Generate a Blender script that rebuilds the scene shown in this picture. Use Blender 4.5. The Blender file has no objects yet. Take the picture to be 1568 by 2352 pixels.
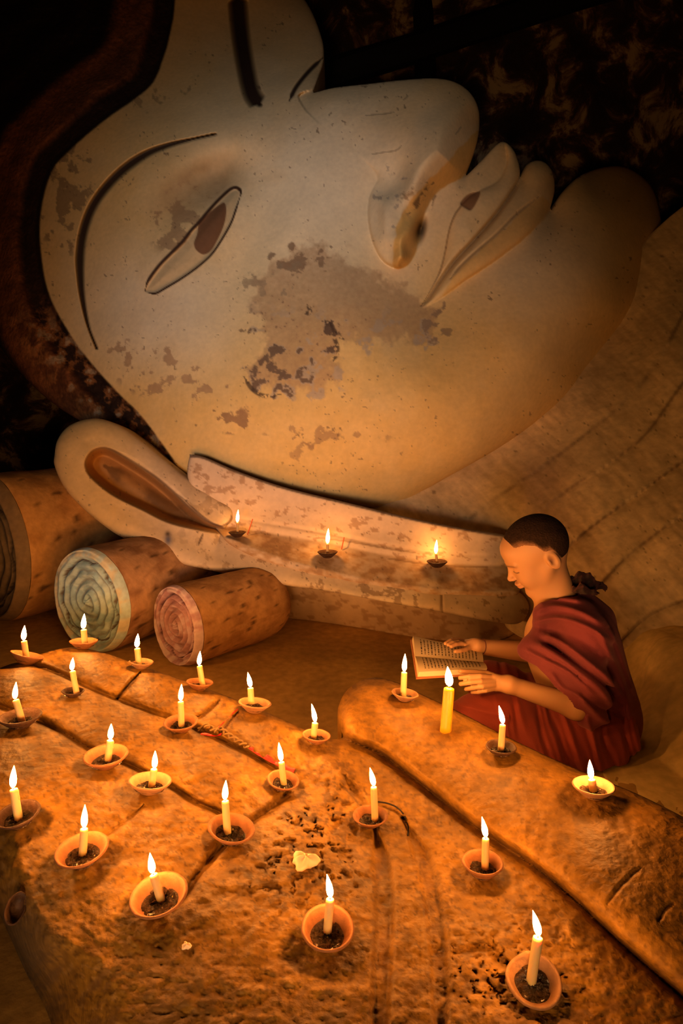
import bpy, math, random
import numpy as np
from mathutils import Vector, Matrix

R0 = random.Random(7)
SC = bpy.context.scene
COL = SC.collection

# ------------------------------------------------------------------ camera model
F, CX, CY = 1500.0, 784.0, 1176.0
CAMZ, PIT = 0.95, math.radians(9.0)
CP, SP = math.cos(PIT), math.sin(PIT)

def pt(px, py, z):
    """world point seen at a pixel of the photograph, z metres in front of the lens"""
    xc, yc = (px - CX) / F, -(py - CY) / F
    return np.stack([xc * z + 0 * yc, (CP + yc * SP) * z, CAMZ + (-SP + yc * CP) * z], -1)

def V(px, py, z):
    return Vector(pt(np.float64(px), np.float64(py), z))

def zfloor(py, h=0.0):
    yc = -(py - CY) / F
    return (CAMZ - h) / (SP - yc * CP)

def topix(p):
    x, y, z = p[..., 0], p[..., 1], p[..., 2] - CAMZ
    zc = y * CP - z * SP
    yc = y * SP + z * CP
    return CX + F * x / zc, CY - F * yc / zc, zc

cam = bpy.data.cameras.new('camera')
cam.sensor_fit = 'VERTICAL'; cam.sensor_height = 36; cam.sensor_width = 24
cam.lens = F / 2352 * 36
cam.clip_start = 0.02
co = bpy.data.objects.new('camera', cam); COL.objects.link(co)
co.location = (0, 0, CAMZ); co.rotation_euler = (math.pi / 2 - PIT, 0, 0)
SC.camera = co

# ------------------------------------------------------------------ helpers
def lin(r, g, b):
    f = lambda c: (c / 255 / 12.92) if c / 255 <= .04045 else ((c / 255 + .055) / 1.055) ** 2.4
    return (f(r), f(g), f(b))

def smooth(a, b, x):
    t = np.clip((x - a) / (b - a), 0, 1)
    return t * t * (3 - 2 * t)

_T = np.random.RandomState(3).rand(256, 256)
def vn(x, y, s=0):
    x = x + s * 17.3; y = y + s * 31.7
    ix = np.floor(x).astype(int); iy = np.floor(y).astype(int)
    fx = x - ix; fy = y - iy
    fx = fx * fx * (3 - 2 * fx); fy = fy * fy * (3 - 2 * fy)
    a = _T[ix % 256, iy % 256]; b = _T[(ix + 1) % 256, iy % 256]
    c = _T[ix % 256, (iy + 1) % 256]; d = _T[(ix + 1) % 256, (iy + 1) % 256]
    return (a * (1 - fx) + b * fx) * (1 - fy) + (c * (1 - fx) + d * fx) * fy

def fbm(x, y, s=0, n=4):
    v = 0; a = .5; t = 0
    for i in range(n):
        v = v + a * vn(x, y, s + i); t += a
        x = x * 2.03; y = y * 2.03; a *= .55
    return v / t

def catmull(P, n=6, closed=True):
    P = np.array(P, float); N = len(P); out = []
    rng = range(N) if closed else range(N - 1)
    for i in rng:
        if closed:
            a, b, c, d = P[i - 1], P[i], P[(i + 1) % N], P[(i + 2) % N]
        else:
            b, c = P[i], P[i + 1]
            a = P[i - 1] if i > 0 else 2 * b - c
            d = P[i + 2] if i + 2 < N else 2 * c - b
        for k in range(n):
            t = k / n
            out.append(.5 * ((2 * b) + (c - a) * t + (2 * a - 5 * b + 4 * c - d) * t * t + (3 * b - a - 3 * c + d) * t ** 3))
    if not closed: out.append(P[-1])
    return np.array(out)

def polydist(x, y, P, closed=True):
    """distance to polyline, nearest point, parameter along it"""
    best = np.full(x.shape, 1e18); nx = np.zeros(x.shape); ny = np.zeros(x.shape); par = np.zeros(x.shape)
    n = len(P)
    for i in range(n if closed else n - 1):
        ax, ay = P[i][:2]; bx, by = P[(i + 1) % n][:2]
        dx, dy = bx - ax, by - ay
        L = dx * dx + dy * dy + 1e-12
        t = np.clip(((x - ax) * dx + (y - ay) * dy) / L, 0, 1)
        qx = ax + t * dx; qy = ay + t * dy
        d = (x - qx) ** 2 + (y - qy) ** 2
        m = d < best
        best = np.where(m, d, best); nx = np.where(m, qx, nx); ny = np.where(m, qy, ny); par = np.where(m, (i + t) / max(1, n - 1), par)
    return np.sqrt(best), nx, ny, par

def inside(x, y, P):
    r = np.zeros(x.shape, bool); n = len(P)
    for i in range(n):
        ax, ay = P[i]; bx, by = P[(i + 1) % n]
        if ay == by: continue
        c = ((ay > y) != (by > y)) & (x < (bx - ax) * (y - ay) / (by - ay) + ax)
        r ^= c
    return r

def sdist(x, y, P):
    d, nx, ny, _ = polydist(x, y, P)
    return np.where(inside(x, y, P), d, -d), nx, ny

def sdb(x, y, P):
    """signed distance (inside positive), only exact close to the polygon"""
    P = np.asarray(P)
    m = (x > P[:, 0].min() - 40) & (x < P[:, 0].max() + 40) & (y > P[:, 1].min() - 40) & (y < P[:, 1].max() + 40)
    out = np.full(x.shape, -1e3)
    if m.any(): out[m] = sdist(x[m], y[m], P)[0]
    return out

def line(x, y, P, w0, w1=None, taper=.15, n=5):
    """0..1 stroke along a pixel polyline, half-width w0 (tapered at both ends)"""
    Q = catmull(P, n, False)
    m = (x > Q[:, 0].min() - 60) & (x < Q[:, 0].max() + 60) & (y > Q[:, 1].min() - 60) & (y < Q[:, 1].max() + 60)
    out = np.zeros(x.shape)
    if m.any():
        d, _, _, p = polydist(x[m], y[m], Q, False)
        w = w0 * np.clip(np.minimum(p, 1 - p) / taper, .25, 1) if taper else w0
        out[m] = 1 - smooth(.45, 1.15, d / w)
    return out

def gauss(x, y, cx, cy, rx, ry=None, rot=0):
    ry = ry or rx; c, s = math.cos(rot), math.sin(rot)
    u = (x - cx) * c + (y - cy) * s; v = -(x - cx) * s + (y - cy) * c
    return np.exp(-(u / rx) ** 2 - (v / ry) ** 2)

class TPS:
    def __init__(self, pts, lam=.02):
        P = np.array(pts, float); self.X = P[:, :2] / 500; n = len(P)
        K = self.k(self.X, self.X) + lam * np.eye(n)
        A = np.zeros((n + 3, n + 3)); A[:n, :n] = K
        A[:n, n] = 1; A[:n, n + 1:] = self.X; A[n, :n] = 1; A[n + 1:, :n] = self.X.T
        self.w = np.linalg.solve(A, np.concatenate([P[:, 2], np.zeros(3)]))
    def k(self, A, B):
        r2 = ((A[:, None] - B[None]) ** 2).sum(-1)
        return .5 * r2 * np.log(r2 + 1e-9)
    def __call__(self, x, y):
        s = x.shape; Q = np.stack([x.ravel(), y.ravel()], -1) / 500
        o = np.concatenate([self.k(q, self.X) @ self.w[:-3] for q in np.array_split(Q, max(1, len(Q) // 20000))])
        return (o + self.w[-3] + Q @ self.w[-2:]).reshape(s)

def idw(x, y, pts, p=3):
    n = 0; d = 0
    for a, b, v in pts:
        w = 1 / (((x - a) ** 2 + (y - b) ** 2) / 1e4 + .02) ** (p / 2)
        n = n + w * v; d = d + w
    return n / d

def mesh_obj(name, verts, faces, mat=None, parent=None, col=None, sm=True, normals=None):
    me = bpy.data.meshes.new(name)
    verts = np.asarray(verts, np.float32)
    if isinstance(faces, np.ndarray):
        k = faces.shape[1]; nf = len(faces)
        me.vertices.add(len(verts)); me.vertices.foreach_set('co', verts.ravel())
        me.loops.add(nf * k); me.loops.foreach_set('vertex_index', faces.ravel().astype(np.int32))
        me.polygons.add(nf); me.polygons.foreach_set('loop_start', np.arange(0, nf * k, k, dtype=np.int32))
        me.update(calc_edges=True)
    else:
        me.from_pydata([tuple(map(float, v)) for v in verts], [], faces)
    me.validate()
    me.polygons.foreach_set('use_smooth', np.full(len(me.polygons), sm))
    if col is not None:
        a = me.color_attributes.new('Col', 'FLOAT_COLOR', 'POINT')
        c = np.ones((len(verts), 4), np.float32); c[:, :3] = col
        a.data.foreach_set('color', c.ravel())
    if mat: me.materials.append(mat)
    me.update()
    if normals is not None and len(me.vertices) == len(normals):
        me.normals_split_custom_set_from_vertices(np.asarray(normals, np.float32))
    o = bpy.data.objects.new(name, me); COL.objects.link(o)
    if parent: o.parent = parent
    return o

def tag(o, label=None, cat=None, group=None, kind=None):
    if label: o['label'] = label
    if cat: o['category'] = cat
    if group: o['group'] = group
    if kind: o['kind'] = kind
    return o

def empty(name, loc=(0, 0, 0)):
    o = bpy.data.objects.new(name, None); COL.objects.link(o); o.location = loc; o.empty_display_size = .05
    return o

def reorigin(o, loc):
    """put a mesh object's origin at loc without moving its shape"""
    loc = Vector(loc); o.data.transform(Matrix.Translation(-loc)); o.location = loc

# ------------------------------------------------------------------ materials
def mat_new(name):
    m = bpy.data.materials.new(name); m.use_nodes = True
    nt = m.node_tree; b = nt.nodes['Principled BSDF']
    return m, nt, b

def plaster(name, rough=.75, fine=60, coarse=9, amt=.22, bump=.25, tint=None, spec=.25):
    """vertex tone times two scales of procedural mottling, plus a grainy bump"""
    m, nt, b = mat_new(name); L = nt.links.new; N = nt.nodes.new
    if tint is None:
        src = N('ShaderNodeVertexColor'); src.layer_name = 'Col'; base = src.outputs['Color']
    else:
        src = N('ShaderNodeRGB'); src.outputs[0].default_value = (*tint, 1); base = src.outputs[0]
    tc = N('ShaderNodeTexCoord')
    n1 = N('ShaderNodeTexNoise'); n1.inputs['Scale'].default_value = fine; n1.inputs['Detail'].default_value = 5
    n2 = N('ShaderNodeTexNoise'); n2.inputs['Scale'].default_value = coarse; n2.inputs['Detail'].default_value = 6
    L(tc.outputs['Object'], n1.inputs['Vector']); L(tc.outputs['Object'], n2.inputs['Vector'])
    mr1 = N('ShaderNodeMapRange'); mr1.inputs[1].default_value = .3; mr1.inputs[2].default_value = .7
    mr1.inputs[3].default_value = 1 - amt; mr1.inputs[4].default_value = 1 + amt * .6
    mr2 = N('ShaderNodeMapRange'); mr2.inputs[1].default_value = .3; mr2.inputs[2].default_value = .7
    mr2.inputs[3].default_value = 1 - amt; mr2.inputs[4].default_value = 1 + amt * .5
    L(n1.outputs['Fac'], mr1.inputs[0]); L(n2.outputs['Fac'], mr2.inputs[0])
    mu = N('ShaderNodeMath'); mu.operation = 'MULTIPLY'; L(mr1.outputs[0], mu.inputs[0]); L(mr2.outputs[0], mu.inputs[1])
    sc = N('ShaderNodeVectorMath'); sc.operation = 'SCALE'; L(base, sc.inputs[0]); L(mu.outputs[0], sc.inputs['Scale'])
    L(sc.outputs[0], b.inputs['Base Color'])
    b.inputs['Roughness'].default_value = rough; b.inputs['Specular IOR Level'].default_value = spec
    bp = N('ShaderNodeBump'); bp.inputs['Strength'].default_value = bump; bp.inputs['Distance'].default_value = .01
    L(mu.outputs[0], bp.inputs['Height']); L(bp.outputs[0], b.inputs['Normal'])
    return m

def simple(name, c, rough=.6, spec=.3, emit=None, es=0, sss=0):
    m, nt, b = mat_new(name)
    b.inputs['Base Color'].default_value = (*c, 1); b.inputs['Roughness'].default_value = rough
    b.inputs['Specular IOR Level'].default_value = spec
    if emit: b.inputs['Emission Color'].default_value = (*emit, 1); b.inputs['Emission Strength'].default_value = es
    if sss:
        b.inputs['Subsurface Weight'].default_value = sss; b.inputs['Subsurface Radius'].default_value = (.02, .008, .003)
        b.inputs['Subsurface Scale'].default_value = .5
    return m

M_face = plaster('face_plaster', .7, 45, 6, .07, .12)
M_hand = plaster('waxed_plaster', .6, 55, 14, .24, .45, spec=.15)
M_robe_stone = plaster('rough_plaster', .85, 30, 5, .16, .3)
M_floor = plaster('earth_floor', .9, 30, 4, .22, .3, tint=(.50, .30, .09))
M_wall = plaster('brick_plaster', .95, 12, 2.2, .5, .4, tint=(.10, .058, .032))
M_bolster = plaster('bolster_plaster', .8, 50, 9, .15, .35)

# ------------------------------------------------------------------ relief sheets
def sheet(outline, step, ncr=6):
    """quad grid filling a closed outline, its rim snapped to the outline"""
    P = catmull(outline, ncr) if ncr else np.array(outline, float)
    xs = np.arange(P[:, 0].min() - step * 1.5, P[:, 0].max() + step * 2.5, step)
    ys = np.arange(P[:, 1].min() - step * 1.5, P[:, 1].max() + step * 2.5, step)
    X, Y = np.meshgrid(xs, ys)
    sd, nx, ny = sdist(X, Y, P)
    ins = sd > step * .25
    cell = ins[:-1, :-1] | ins[1:, :-1] | ins[:-1, 1:] | ins[1:, 1:]
    used = np.zeros(X.shape, bool)
    used[:-1, :-1] |= cell; used[1:, :-1] |= cell; used[:-1, 1:] |= cell; used[1:, 1:] |= cell
    sn = used & ~ins
    X = np.where(sn, nx, X); Y = np.where(sn, ny, Y); sd = np.where(sn, 0, sd)
    idx = np.full(X.shape, -1); idx[used] = np.arange(used.sum())
    r, c = np.nonzero(cell)
    faces = np.stack([idx[r, c], idx[r + 1, c], idx[r + 1, c + 1], idx[r, c + 1]], -1)
    return X[used], Y[used], sd[used], faces

def vnormals(W, faces):
    a = W[faces[:, 0]]; b = W[faces[:, 1]]; c = W[faces[:, 2]]; d = W[faces[:, 3]]
    fn = np.cross(c - a, d - b)
    n = np.zeros_like(W)
    for k in range(4): np.add.at(n, faces[:, k], fn)
    return n / (np.linalg.norm(n, axis=1, keepdims=True) + 1e-12)

def border(faces):
    e = np.concatenate([faces[:, [0, 1]], faces[:, [1, 2]], faces[:, [2, 3]], faces[:, [3, 0]]])
    key = np.sort(e, 1); k = key[:, 0].astype(np.int64) * 10 ** 7 + key[:, 1]
    u, inv, cnt = np.unique(k, return_inverse=True, return_counts=True)
    return e[cnt[inv] == 1]

def skirt(W, faces, colr, back, down=None):
    """close the rim of a sheet backwards (real thickness)"""
    e = border(faces); v = np.unique(e); m = np.full(len(W), -1); m[v] = np.arange(len(v)) + len(W)
    nb = W[v].copy()
    if down is not None: nb[:, 2] = down
    else: nb += np.array([0, CP, -SP]) * back
    W2 = np.concatenate([W, nb]); c2 = np.concatenate([colr, colr[v]])
    q = np.stack([e[:, 0], m[e[:, 0]], m[e[:, 1]], e[:, 1]], -1)
    return W2, q, c2

def split_build(W, faces, col, labels, spec, back=.35, down=None):
    """labels: one int per face; spec: {int: (name, material, parent)} -> objects. Skirt joins label of its rim face"""
    nrm = vnormals(W, faces)
    W2, q, c2 = skirt(W, faces, col, back, down)
    # label for the skirt faces: from the rim edge's owner
    own = {}
    for k in range(4):
        a = faces[:, k]; b = faces[:, (k + 1) % 4]
        for x, y, l in zip(a[:0], b[:0], labels[:0]): pass
    e = q[:, [0, 3]]
    vl = np.zeros(len(W), int)
    for k in range(4): vl[faces[:, k]] = labels
    ql = vl[e[:, 0]]
    nrm2 = np.concatenate([nrm, np.zeros((len(W2) - len(W), 3))])
    nv = np.unique(q); new = nv[nv >= len(W)]
    nrm2[new, 2] = -1
    AF = np.concatenate([faces, q]); AL = np.concatenate([labels, ql])
    objs = {}
    for l, (nm, mt, par) in spec.items():
        f = AF[AL == l]
        if not len(f): continue
        u, inv = np.unique(f, return_inverse=True)
        parent = objs.get(par, par) if isinstance(par, int) else par
        objs[l] = mesh_obj(nm, W2[u], inv.reshape(-1, 4), mt, parent, c2[u], True)
        # keep shading continuous over the seams
        n = nrm2[u]; rim = np.isin(u, np.unique(q))
        if len(spec) > 1 and not rim.all():
            me = objs[l].data
            nn = np.zeros((len(u), 3), np.float32); me.vertices.foreach_get  # vertex normals from mesh for the rim
            vn_ = np.empty(len(u) * 3, np.float32); me.vertices.foreach_get('normal', vn_); vn_ = vn_.reshape(-1, 3)
            nn = np.where(rim[:, None], vn_, n)
            me.normals_split_custom_set_from_vertices(nn)
    return objs

def mix(c, d, t):
    t = np.clip(t, 0, 1)[..., None]
    return c * (1 - t) + np.array(d) * t

# ================================================================== THE STATUE
statue = empty('reclining_statue', (0.3, 2.9, 0))
tag(statue, 'giant pale plaster reclining figure with its painted head, long ear and open hand', 'statue')
INV = Matrix.Translation(-statue.location)
def adopt(o):
    """parent to the statue and keep the world position"""
    o.parent = statue; o.matrix_parent_inverse = INV
    return o

# ---------------- head
OUT = [(620, -80), (700, 0), (738, 85), (743, 140), (730, 180), (719, 211), (724, 212),
       (770, 201), (850, 192), (920, 184), (1000, 180), (1050, 191), (1085, 220), (1101, 262), (1098, 312), (1086, 358), (1070, 398), (1066, 404),
       (1072, 402), (1108, 366), (1138, 334), (1158, 326), (1180, 346), (1192, 380), (1194, 408), (1196, 408),
       (1206, 382), (1228, 369), (1252, 374), (1270, 400), (1273, 438), (1263, 480), (1266, 482),
       (1290, 442), (1335, 402), (1400, 382), (1450, 390), (1495, 428), (1516, 490), (1518, 560), (1502, 632), (1472, 710), (1432, 780),
       (1380, 846), (1310, 912), (1230, 972), (1130, 1038), (1020, 1100), (910, 1165), (880, 1190), (760, 1180), (640, 1150), (530, 1110), (430, 1090),
       (370, 1080), (300, 1020), (200, 975), (120, 925), (50, 860), (-10, 780), (-90, 640), (-150, 400), (-150, 100), (50, -130), (350, -180), (520, -150)]
x, y, sd, fc = sheet(OUT, 2.4)
BASE = TPS([(a, b, c + .2) for a, b, c in [
    (100, 500, 3.42), (95, 640, 3.35), (170, 770, 3.2), (390, 1040, 2.88), (300, 900, 3.0), (250, 600, 3.17), (250, 400, 3.30),
    (440, 560, 3.06), (350, 800, 2.97), (600, 900, 2.78), (600, 1080, 2.84), (800, 1130, 2.86), (800, 900, 2.72), (800, 700, 2.83),
    (650, 650, 2.97), (600, 400, 3.12), (570, 270, 3.28), (750, 225, 3.28), (750, 350, 3.12), (900, 300, 3.12), (1000, 200, 3.26),
    (1080, 300, 3.24), (900, 520, 3.08), (970, 700, 2.98), (1100, 600, 3.04), (1200, 480, 3.2), (1250, 430, 3.3), (1150, 340, 3.34), (1050, 500, 3.12),
    (1400, 420, 3.60), (1480, 560, 3.45), (1400, 700, 3.10), (1200, 800, 2.83), (1000, 900, 2.73), (1000, 1100, 2.86), (1300, 850, 2.98),
    (910, 1165, 2.95), (1430, 780, 3.25), (200, 300, 3.45), (350, 220, 3.54), (550, 60, 3.95), (700, 120, 3.75), (-100, 400, 3.8), (0, 800, 3.35),
    (0, 0, 3.9), (400, -100, 3.9), (200, 960, 3.1), (-100, -100, 4.0), (450, 300, 3.26), (1300, 600, 3.06)]], .004)
D = BASE(x, y)
Redge = idw(x, y, [(1518, 560, 230), (1432, 780, 190), (1495, 428, 230), (1230, 972, 120), (1020, 1100, 90), (900, 1175, 60), (700, 1160, 50), (1400, 382, 190), (1290, 440, 90),
                   (1250, 372, 30), (1160, 326, 26), (1090, 370, 40), (1101, 262, 85), (1000, 180, 60), (850, 192, 50), (724, 212, 30), (740, 140, 60), (620, -80, 80),
                   (430, 1090, 30), (300, 1020, 60), (50, 860, 90), (-90, 640, 120), (-150, 100, 120), (350, -180, 120)], 4)
t = np.clip(sd / Redge, 0, 1)
D = D + Redge * D / F * .75 * (1 - np.sqrt(1 - (1 - t) ** 2 + 1e-6))

# nose: amplitude high under the tip, low along the cheek
NOSE = catmull([(690, 214), (770, 201), (850, 192), (920, 184), (1000, 175), (1060, 175), (1110, 215), (1130, 265), (1115, 320), (1090, 372), (1066, 404), (1030, 424), (998, 448), (978, 486), (968, 530), (956, 575), (940, 604), (914, 615),
                (882, 602), (858, 562), (846, 505), (850, 450), (868, 408), (840, 372), (790, 330), (735, 285), (700, 250)], 6)
nd = sdb(x, y, NOSE)
An = idw(x, y, [(1110, 300, .17), (1066, 404, .26), (1000, 450, .28), (968, 530, .27), (940, 600, .19), (880, 600, .09), (846, 500, .07), (868, 408, .03), (905, 500, .13), (800, 340, .0), (700, 240, 0), (850, 192, .0), (1000, 175, .04)], 4)
Rn = idw(x, y, [(1110, 300, 110), (1066, 404, 105), (1030, 424, 82), (978, 486, 66), (960, 560, 52), (930, 612, 26), (860, 570, 40), (846, 500, 44), (800, 340, 80), (900, 190, 60)], 4)
tn = np.clip(nd / Rn, 0, 1)
UND = catmull([(1104, 285), (1098, 330), (1086, 360), (1066, 404), (1030, 424), (998, 448), (978, 486), (968, 530), (956, 575), (940, 604), (925, 615)], 5, False)
REST = catmull([(900, 612), (882, 602), (858, 562), (846, 505), (850, 450), (868, 408), (840, 372), (790, 330), (735, 285), (700, 250)], 5, False)
dU = polydist(x, y, UND, False)[0]; dO = polydist(x, y, REST, False)[0]
wU = smooth(.25, .75, dO / (dU + dO + 1e-6))
prof = wU * (1 - (1 - np.clip(dU / (Rn * .92), 0, 1)) ** 1.2) + (1 - wU) * np.sqrt(1 - (1 - tn) ** 2)
D -= An * prof * (nd > 0)
D -= .02 * gauss(x, y, 900, 510, 40, 70)                       # wing of the nose
D += .02 * gauss(x, y, 850, 440, 30, 60, .3)
D -= .03 * gauss(x, y, 1000, 280, 90, 80)
D += .16 * gauss(x, y, 964, 528, 9, 24, .25)                     # nostril

# lips
UL = catmull([(1160, 322), (1190, 345), (1200, 401), (1181, 434), (1141, 490), (1086, 554), (1046, 597), (1016, 637), (985, 683), (966, 702), (986, 668), (1004, 635), (1019, 591), (1030, 530), (1046, 490), (1075, 455), (1105, 437), (1144, 416), (1164, 370)], 5)
LL = catmull([(1221, 365), (1256, 366), (1280, 400), (1280, 438), (1257, 493), (1218, 533), (1181, 566), (1126, 606), (1065, 646), (1010, 686), (972, 706), (985, 685), (1016, 638), (1046, 599), (1086, 556), (1141, 492), (1181, 436), (1196, 401), (1206, 382)], 5)
ud = sdb(x, y, UL); ld = sdb(x, y, LL)
wl = smooth(960, 1080, x)
D -= (.012 + .04 * wl) * np.sqrt(1 - (1 - np.clip(ud / 26, 0, 1)) ** 2)
D -= (.015 + .055 * wl) * np.sqrt(1 - (1 - np.clip(ld / 34, 0, 1)) ** 2)
CREASE = [(1196, 400), (1181, 433), (1141, 491), (1086, 555), (1046, 598), (1016, 638), (985, 684), (967, 702)]
D += .022 * line(x, y, CREASE, 7)
D += .012 * line(x, y, [(1239, 450), (1187, 490), (1141, 536), (1095, 575), (1056, 612), (1034, 640)], 4)
D += .05 * gauss(x, y, 1268, 500, 26, 60, .45)                   # hollow under the lower lip
D -= .05 * gauss(x, y, 1410, 520, 120, 120)                      # chin
CHIP = catmull([(1055, 468), (1068, 450), (1084, 441), (1104, 440), (1097, 462), (1082, 484), (1066, 478)], 4)
cd = sdb(x, y, CHIP)
D += .01 * smooth(0, 4, cd)

# eye socket, lids, eye
EYE = catmull([(332, 666), (340, 647), (365, 612), (392, 584), (419, 557), (438, 532), (457, 511), (478, 486), (501, 461), (526, 438), (541, 432), (551, 438),
               (552, 457), (539, 486), (528, 515), (507, 551), (484, 584), (453, 612), (415, 639), (380, 660), (357, 672), (342, 673)], 5)
ed = sdb(x, y, EYE)
D += .14 * gauss(x, y, 500, 400, 75, 52, -.5) + .05 * gauss(x, y, 410, 470, 80, 60, -.7) + .04 * gauss(x, y, 590, 430, 60, 90, .3)
D -= .030 * gauss(x, y, 425, 545, 40, 150, .75)                   # the ball under the lids
D += .018 * smooth(-1, 5, ed) - .012 * smooth(6, 26, ed)
D += .03 * gauss(x, y, 580, 560, 40, 120, .5)
# eyebrow groove, far brow, far lid
BROW = [(495, 308), (440, 320), (385, 334), (335, 354), (285, 388), (243, 430), (212, 475), (193, 525), (184, 578), (184, 632), (190, 690), (203, 750), (222, 800)]
bl = line(x, y, BROW, 11, taper=.3)
D += .035 * bl
FB = line(x, y, [(545, -10), (550, 50), (556, 100), (566, 160), (578, 212), (596, 240)], 22, taper=.05)
D += .10 * FB
D += .05 * smooth(560, 640, x) * smooth(245, 150, y) * (nd < 0)
D -= .10 * gauss(x, y, 660, 150, 60, 90) * (nd < 0)
fl = line(x, y, [(664, 232), (680, 200), (708, 165), (742, 132)], 6)
D += .02 * fl

# hair beyond the hairline
HL = catmull([(405, -200), (402, 0), (390, 80), (378, 125), (352, 189), (306, 230), (255, 265), (204, 306), (153, 352), (122, 388), (102, 444), (92, 510), (93, 565), (103, 640),
              (124, 702), (168, 778), (219, 845), (275, 906), (326, 957), (383, 1034), (410, 1075), (430, 1120)], 6, False)
HP = np.concatenate([HL, [(300, 1300), (-400, 1300), (-400, -400), (405, -400)]])
hm = inside(x, y, HP)
hd, _, _, hpar = polydist(x, y, HL, False)
hb = smooth(-3, 3, np.where(hm, hd, -hd))
hd = np.where(hm, hd, 0)
wob = 14 * (fbm(x / 90, y / 90, 5) - .5)
D += np.where(hm, .05 * smooth(0, 10, hd) * (1 - smooth(38, 60, hd + wob)) + .012 * np.sin((hd + wob) / 13) * smooth(50, 90, hd), 0)
D += np.where(hm, .02 * (fbm(x / 16, y / 16, 9) - .5), 0)
low = hm * smooth(680, 820, y)
# general unevenness of hand-laid plaster
D += .010 * (fbm(x / 70, y / 70, 1, 3) - .5) + .0025 * (fbm(x / 14, y / 14, 2, 3) - .5)

PL = np.array([.88, .70, .39])
c = np.tile(PL, (len(x), 1))
n1 = fbm(x / 60, y / 60, 11, 5); n2 = fbm(x / 22, y / 22, 12, 5); n3 = fbm(x / 8, y / 8, 13, 3); n4 = fbm(x / 130, y / 130, 14, 4)
c = c * (.86 + .28 * n1[:, None])
ochre = smooth(.42, .68, n4)
c = mix(c, (.84, .56, .20), .55 * ochre)
pale = np.clip(gauss(x, y, 760, 420, 300, 260) + gauss(x, y, 350, 720, 170, 130) + .6 * gauss(x, y, 1250, 620, 150, 120), 0, 1)  # pale worn paint at mid face, with its cool light painted in
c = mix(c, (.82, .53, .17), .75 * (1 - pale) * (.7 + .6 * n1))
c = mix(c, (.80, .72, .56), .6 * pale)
# worn brown field across the cheek
FIELD = catmull([(588, 640), (640, 590), (720, 560), (800, 590), (870, 630), (930, 655), (975, 690), (1010, 700), (995, 780), (930, 795), (860, 790), (790, 800), (780, 870), (740, 905), (650, 900), (590, 890), (560, 850), (600, 790), (585, 720)], 5)
fd = sdb(x, y, FIELD) + 80 * (n2 - .5)
c = mix(c, (.46, .28, .15), .62 * smooth(-8, 16, fd) * (.7 + .6 * n3))
c = mix(c, (.50, .42, .32), .6 * smooth(.54, .62, n2) * smooth(-10, 5, fd) * smooth(680, 760, y))
def spots(cx, cy, rx, ry, th, colr, a, rot=0, nn=None):
    global c
    g = gauss(x, y, cx, cy, rx, ry, rot)
    c = mix(c, colr, a * smooth(th - .01, th + .06, (n2 if nn is None else nn) + .28 * (g - 1)) * smooth(.12, .3, g))
spots(680, 600, 110, 40, .52, (.20, .12, .07), .7)
spots(430, 500, 80, 60, .42, (.34, .20, .11), .65, -.6)
spots(620, 840, 110, 80, .52, (.15, .09, .055), .85)
spots(765, 775, 40, 50, .46, (.12, .07, .045), .9)
spots(400, 870, 140, 60, .45, (.40, .24, .14), .7, .4)
spots(530, 965, 36, 26, .40, (.30, .17, .09), .85)
spots(750, 1000, 120, 26, .50, (.40, .24, .12), .7)
spots(680, 1040, 40, 40, .50, (.40, .24, .12), .6)
spots(1010, 740, 40, 50, .46, (.30, .20, .12), .7, .6)
spots(150, 440, 60, 120, .45, (.26, .17, .09), .7)
spots(600, 640, 90, 60, .55, (.32, .24, .15), .6, -.5)
spots(900, 460, 60, 90, .60, (.40, .33, .25), .8)
spots(330, 210, 120, 70, .55, (.30, .20, .10), .6)
c = mix(c, (.20, .12, .07), .7 * smooth(.76, .80, n3) * smooth(.5, .6, n1))          # pits
c = mix(c, (.55, .36, .16), .5 * smooth(0, 8, ed))
c = mix(c, (.62, .48, .27), .8 * smooth(2, 8, ed))
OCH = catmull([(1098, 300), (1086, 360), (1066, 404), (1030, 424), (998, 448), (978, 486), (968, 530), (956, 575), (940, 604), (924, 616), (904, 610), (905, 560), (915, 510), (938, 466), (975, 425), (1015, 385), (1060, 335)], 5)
c = mix(c, (.80, .46, .10), .8 * smooth(-3, 3, sdb(x, y, OCH) + 10 * (n2 - .5)))  # ochre paint under the nose, its candlelit orange painted in too
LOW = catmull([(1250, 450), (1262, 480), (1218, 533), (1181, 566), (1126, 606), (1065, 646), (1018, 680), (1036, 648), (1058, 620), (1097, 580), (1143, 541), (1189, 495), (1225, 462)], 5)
c = mix(c, (.84, .50, .13), .75 * smooth(-3, 3, sdb(x, y, LOW) + 14 * (n2 - .5)))  # ochre of the lower lip also carries the candlelight on its underside
c = mix(c, (.10, .05, .02), .9 * np.clip(gauss(x, y, 964, 528, 8, 20, .25) * 1.3, 0, 1))
c = mix(c, (.34, .20, .09), .55 * smooth(.15, .8, gauss(x, y, 450, 432, 125, 62, -.5)) * (.6 + .8 * n2) * (ed < 0))  # shade of the eye socket painted in, partly soot
IRIS = catmull([(457, 513), (478, 490), (503, 470), (516, 466), (520, 486), (514, 519), (499, 553), (484, 577), (466, 585), (449, 573), (445, 557), (452, 538)], 5)
c = mix(c, (.15, .06, .025), .92 * smooth(-1, 2, sdb(x, y, IRIS)))
c = mix(c, (.05, .025, .015), line(x, y, [(333, 668), (340, 645), (365, 610), (392, 582), (419, 555), (438, 530), (457, 510), (478, 485), (501, 460), (526, 437), (541, 431), (552, 438), (553, 452)], 5, taper=.1))
c = mix(c, (.07, .035, .02), line(x, y, [(553, 445), (540, 486), (529, 515), (508, 552), (485, 585), (454, 613), (416, 640), (381, 661), (357, 674), (338, 672)], 3.2, taper=.1))
c = mix(c, (.05, .03, .02), bl)
c = mix(c, (.04, .02, .012), FB)
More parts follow.
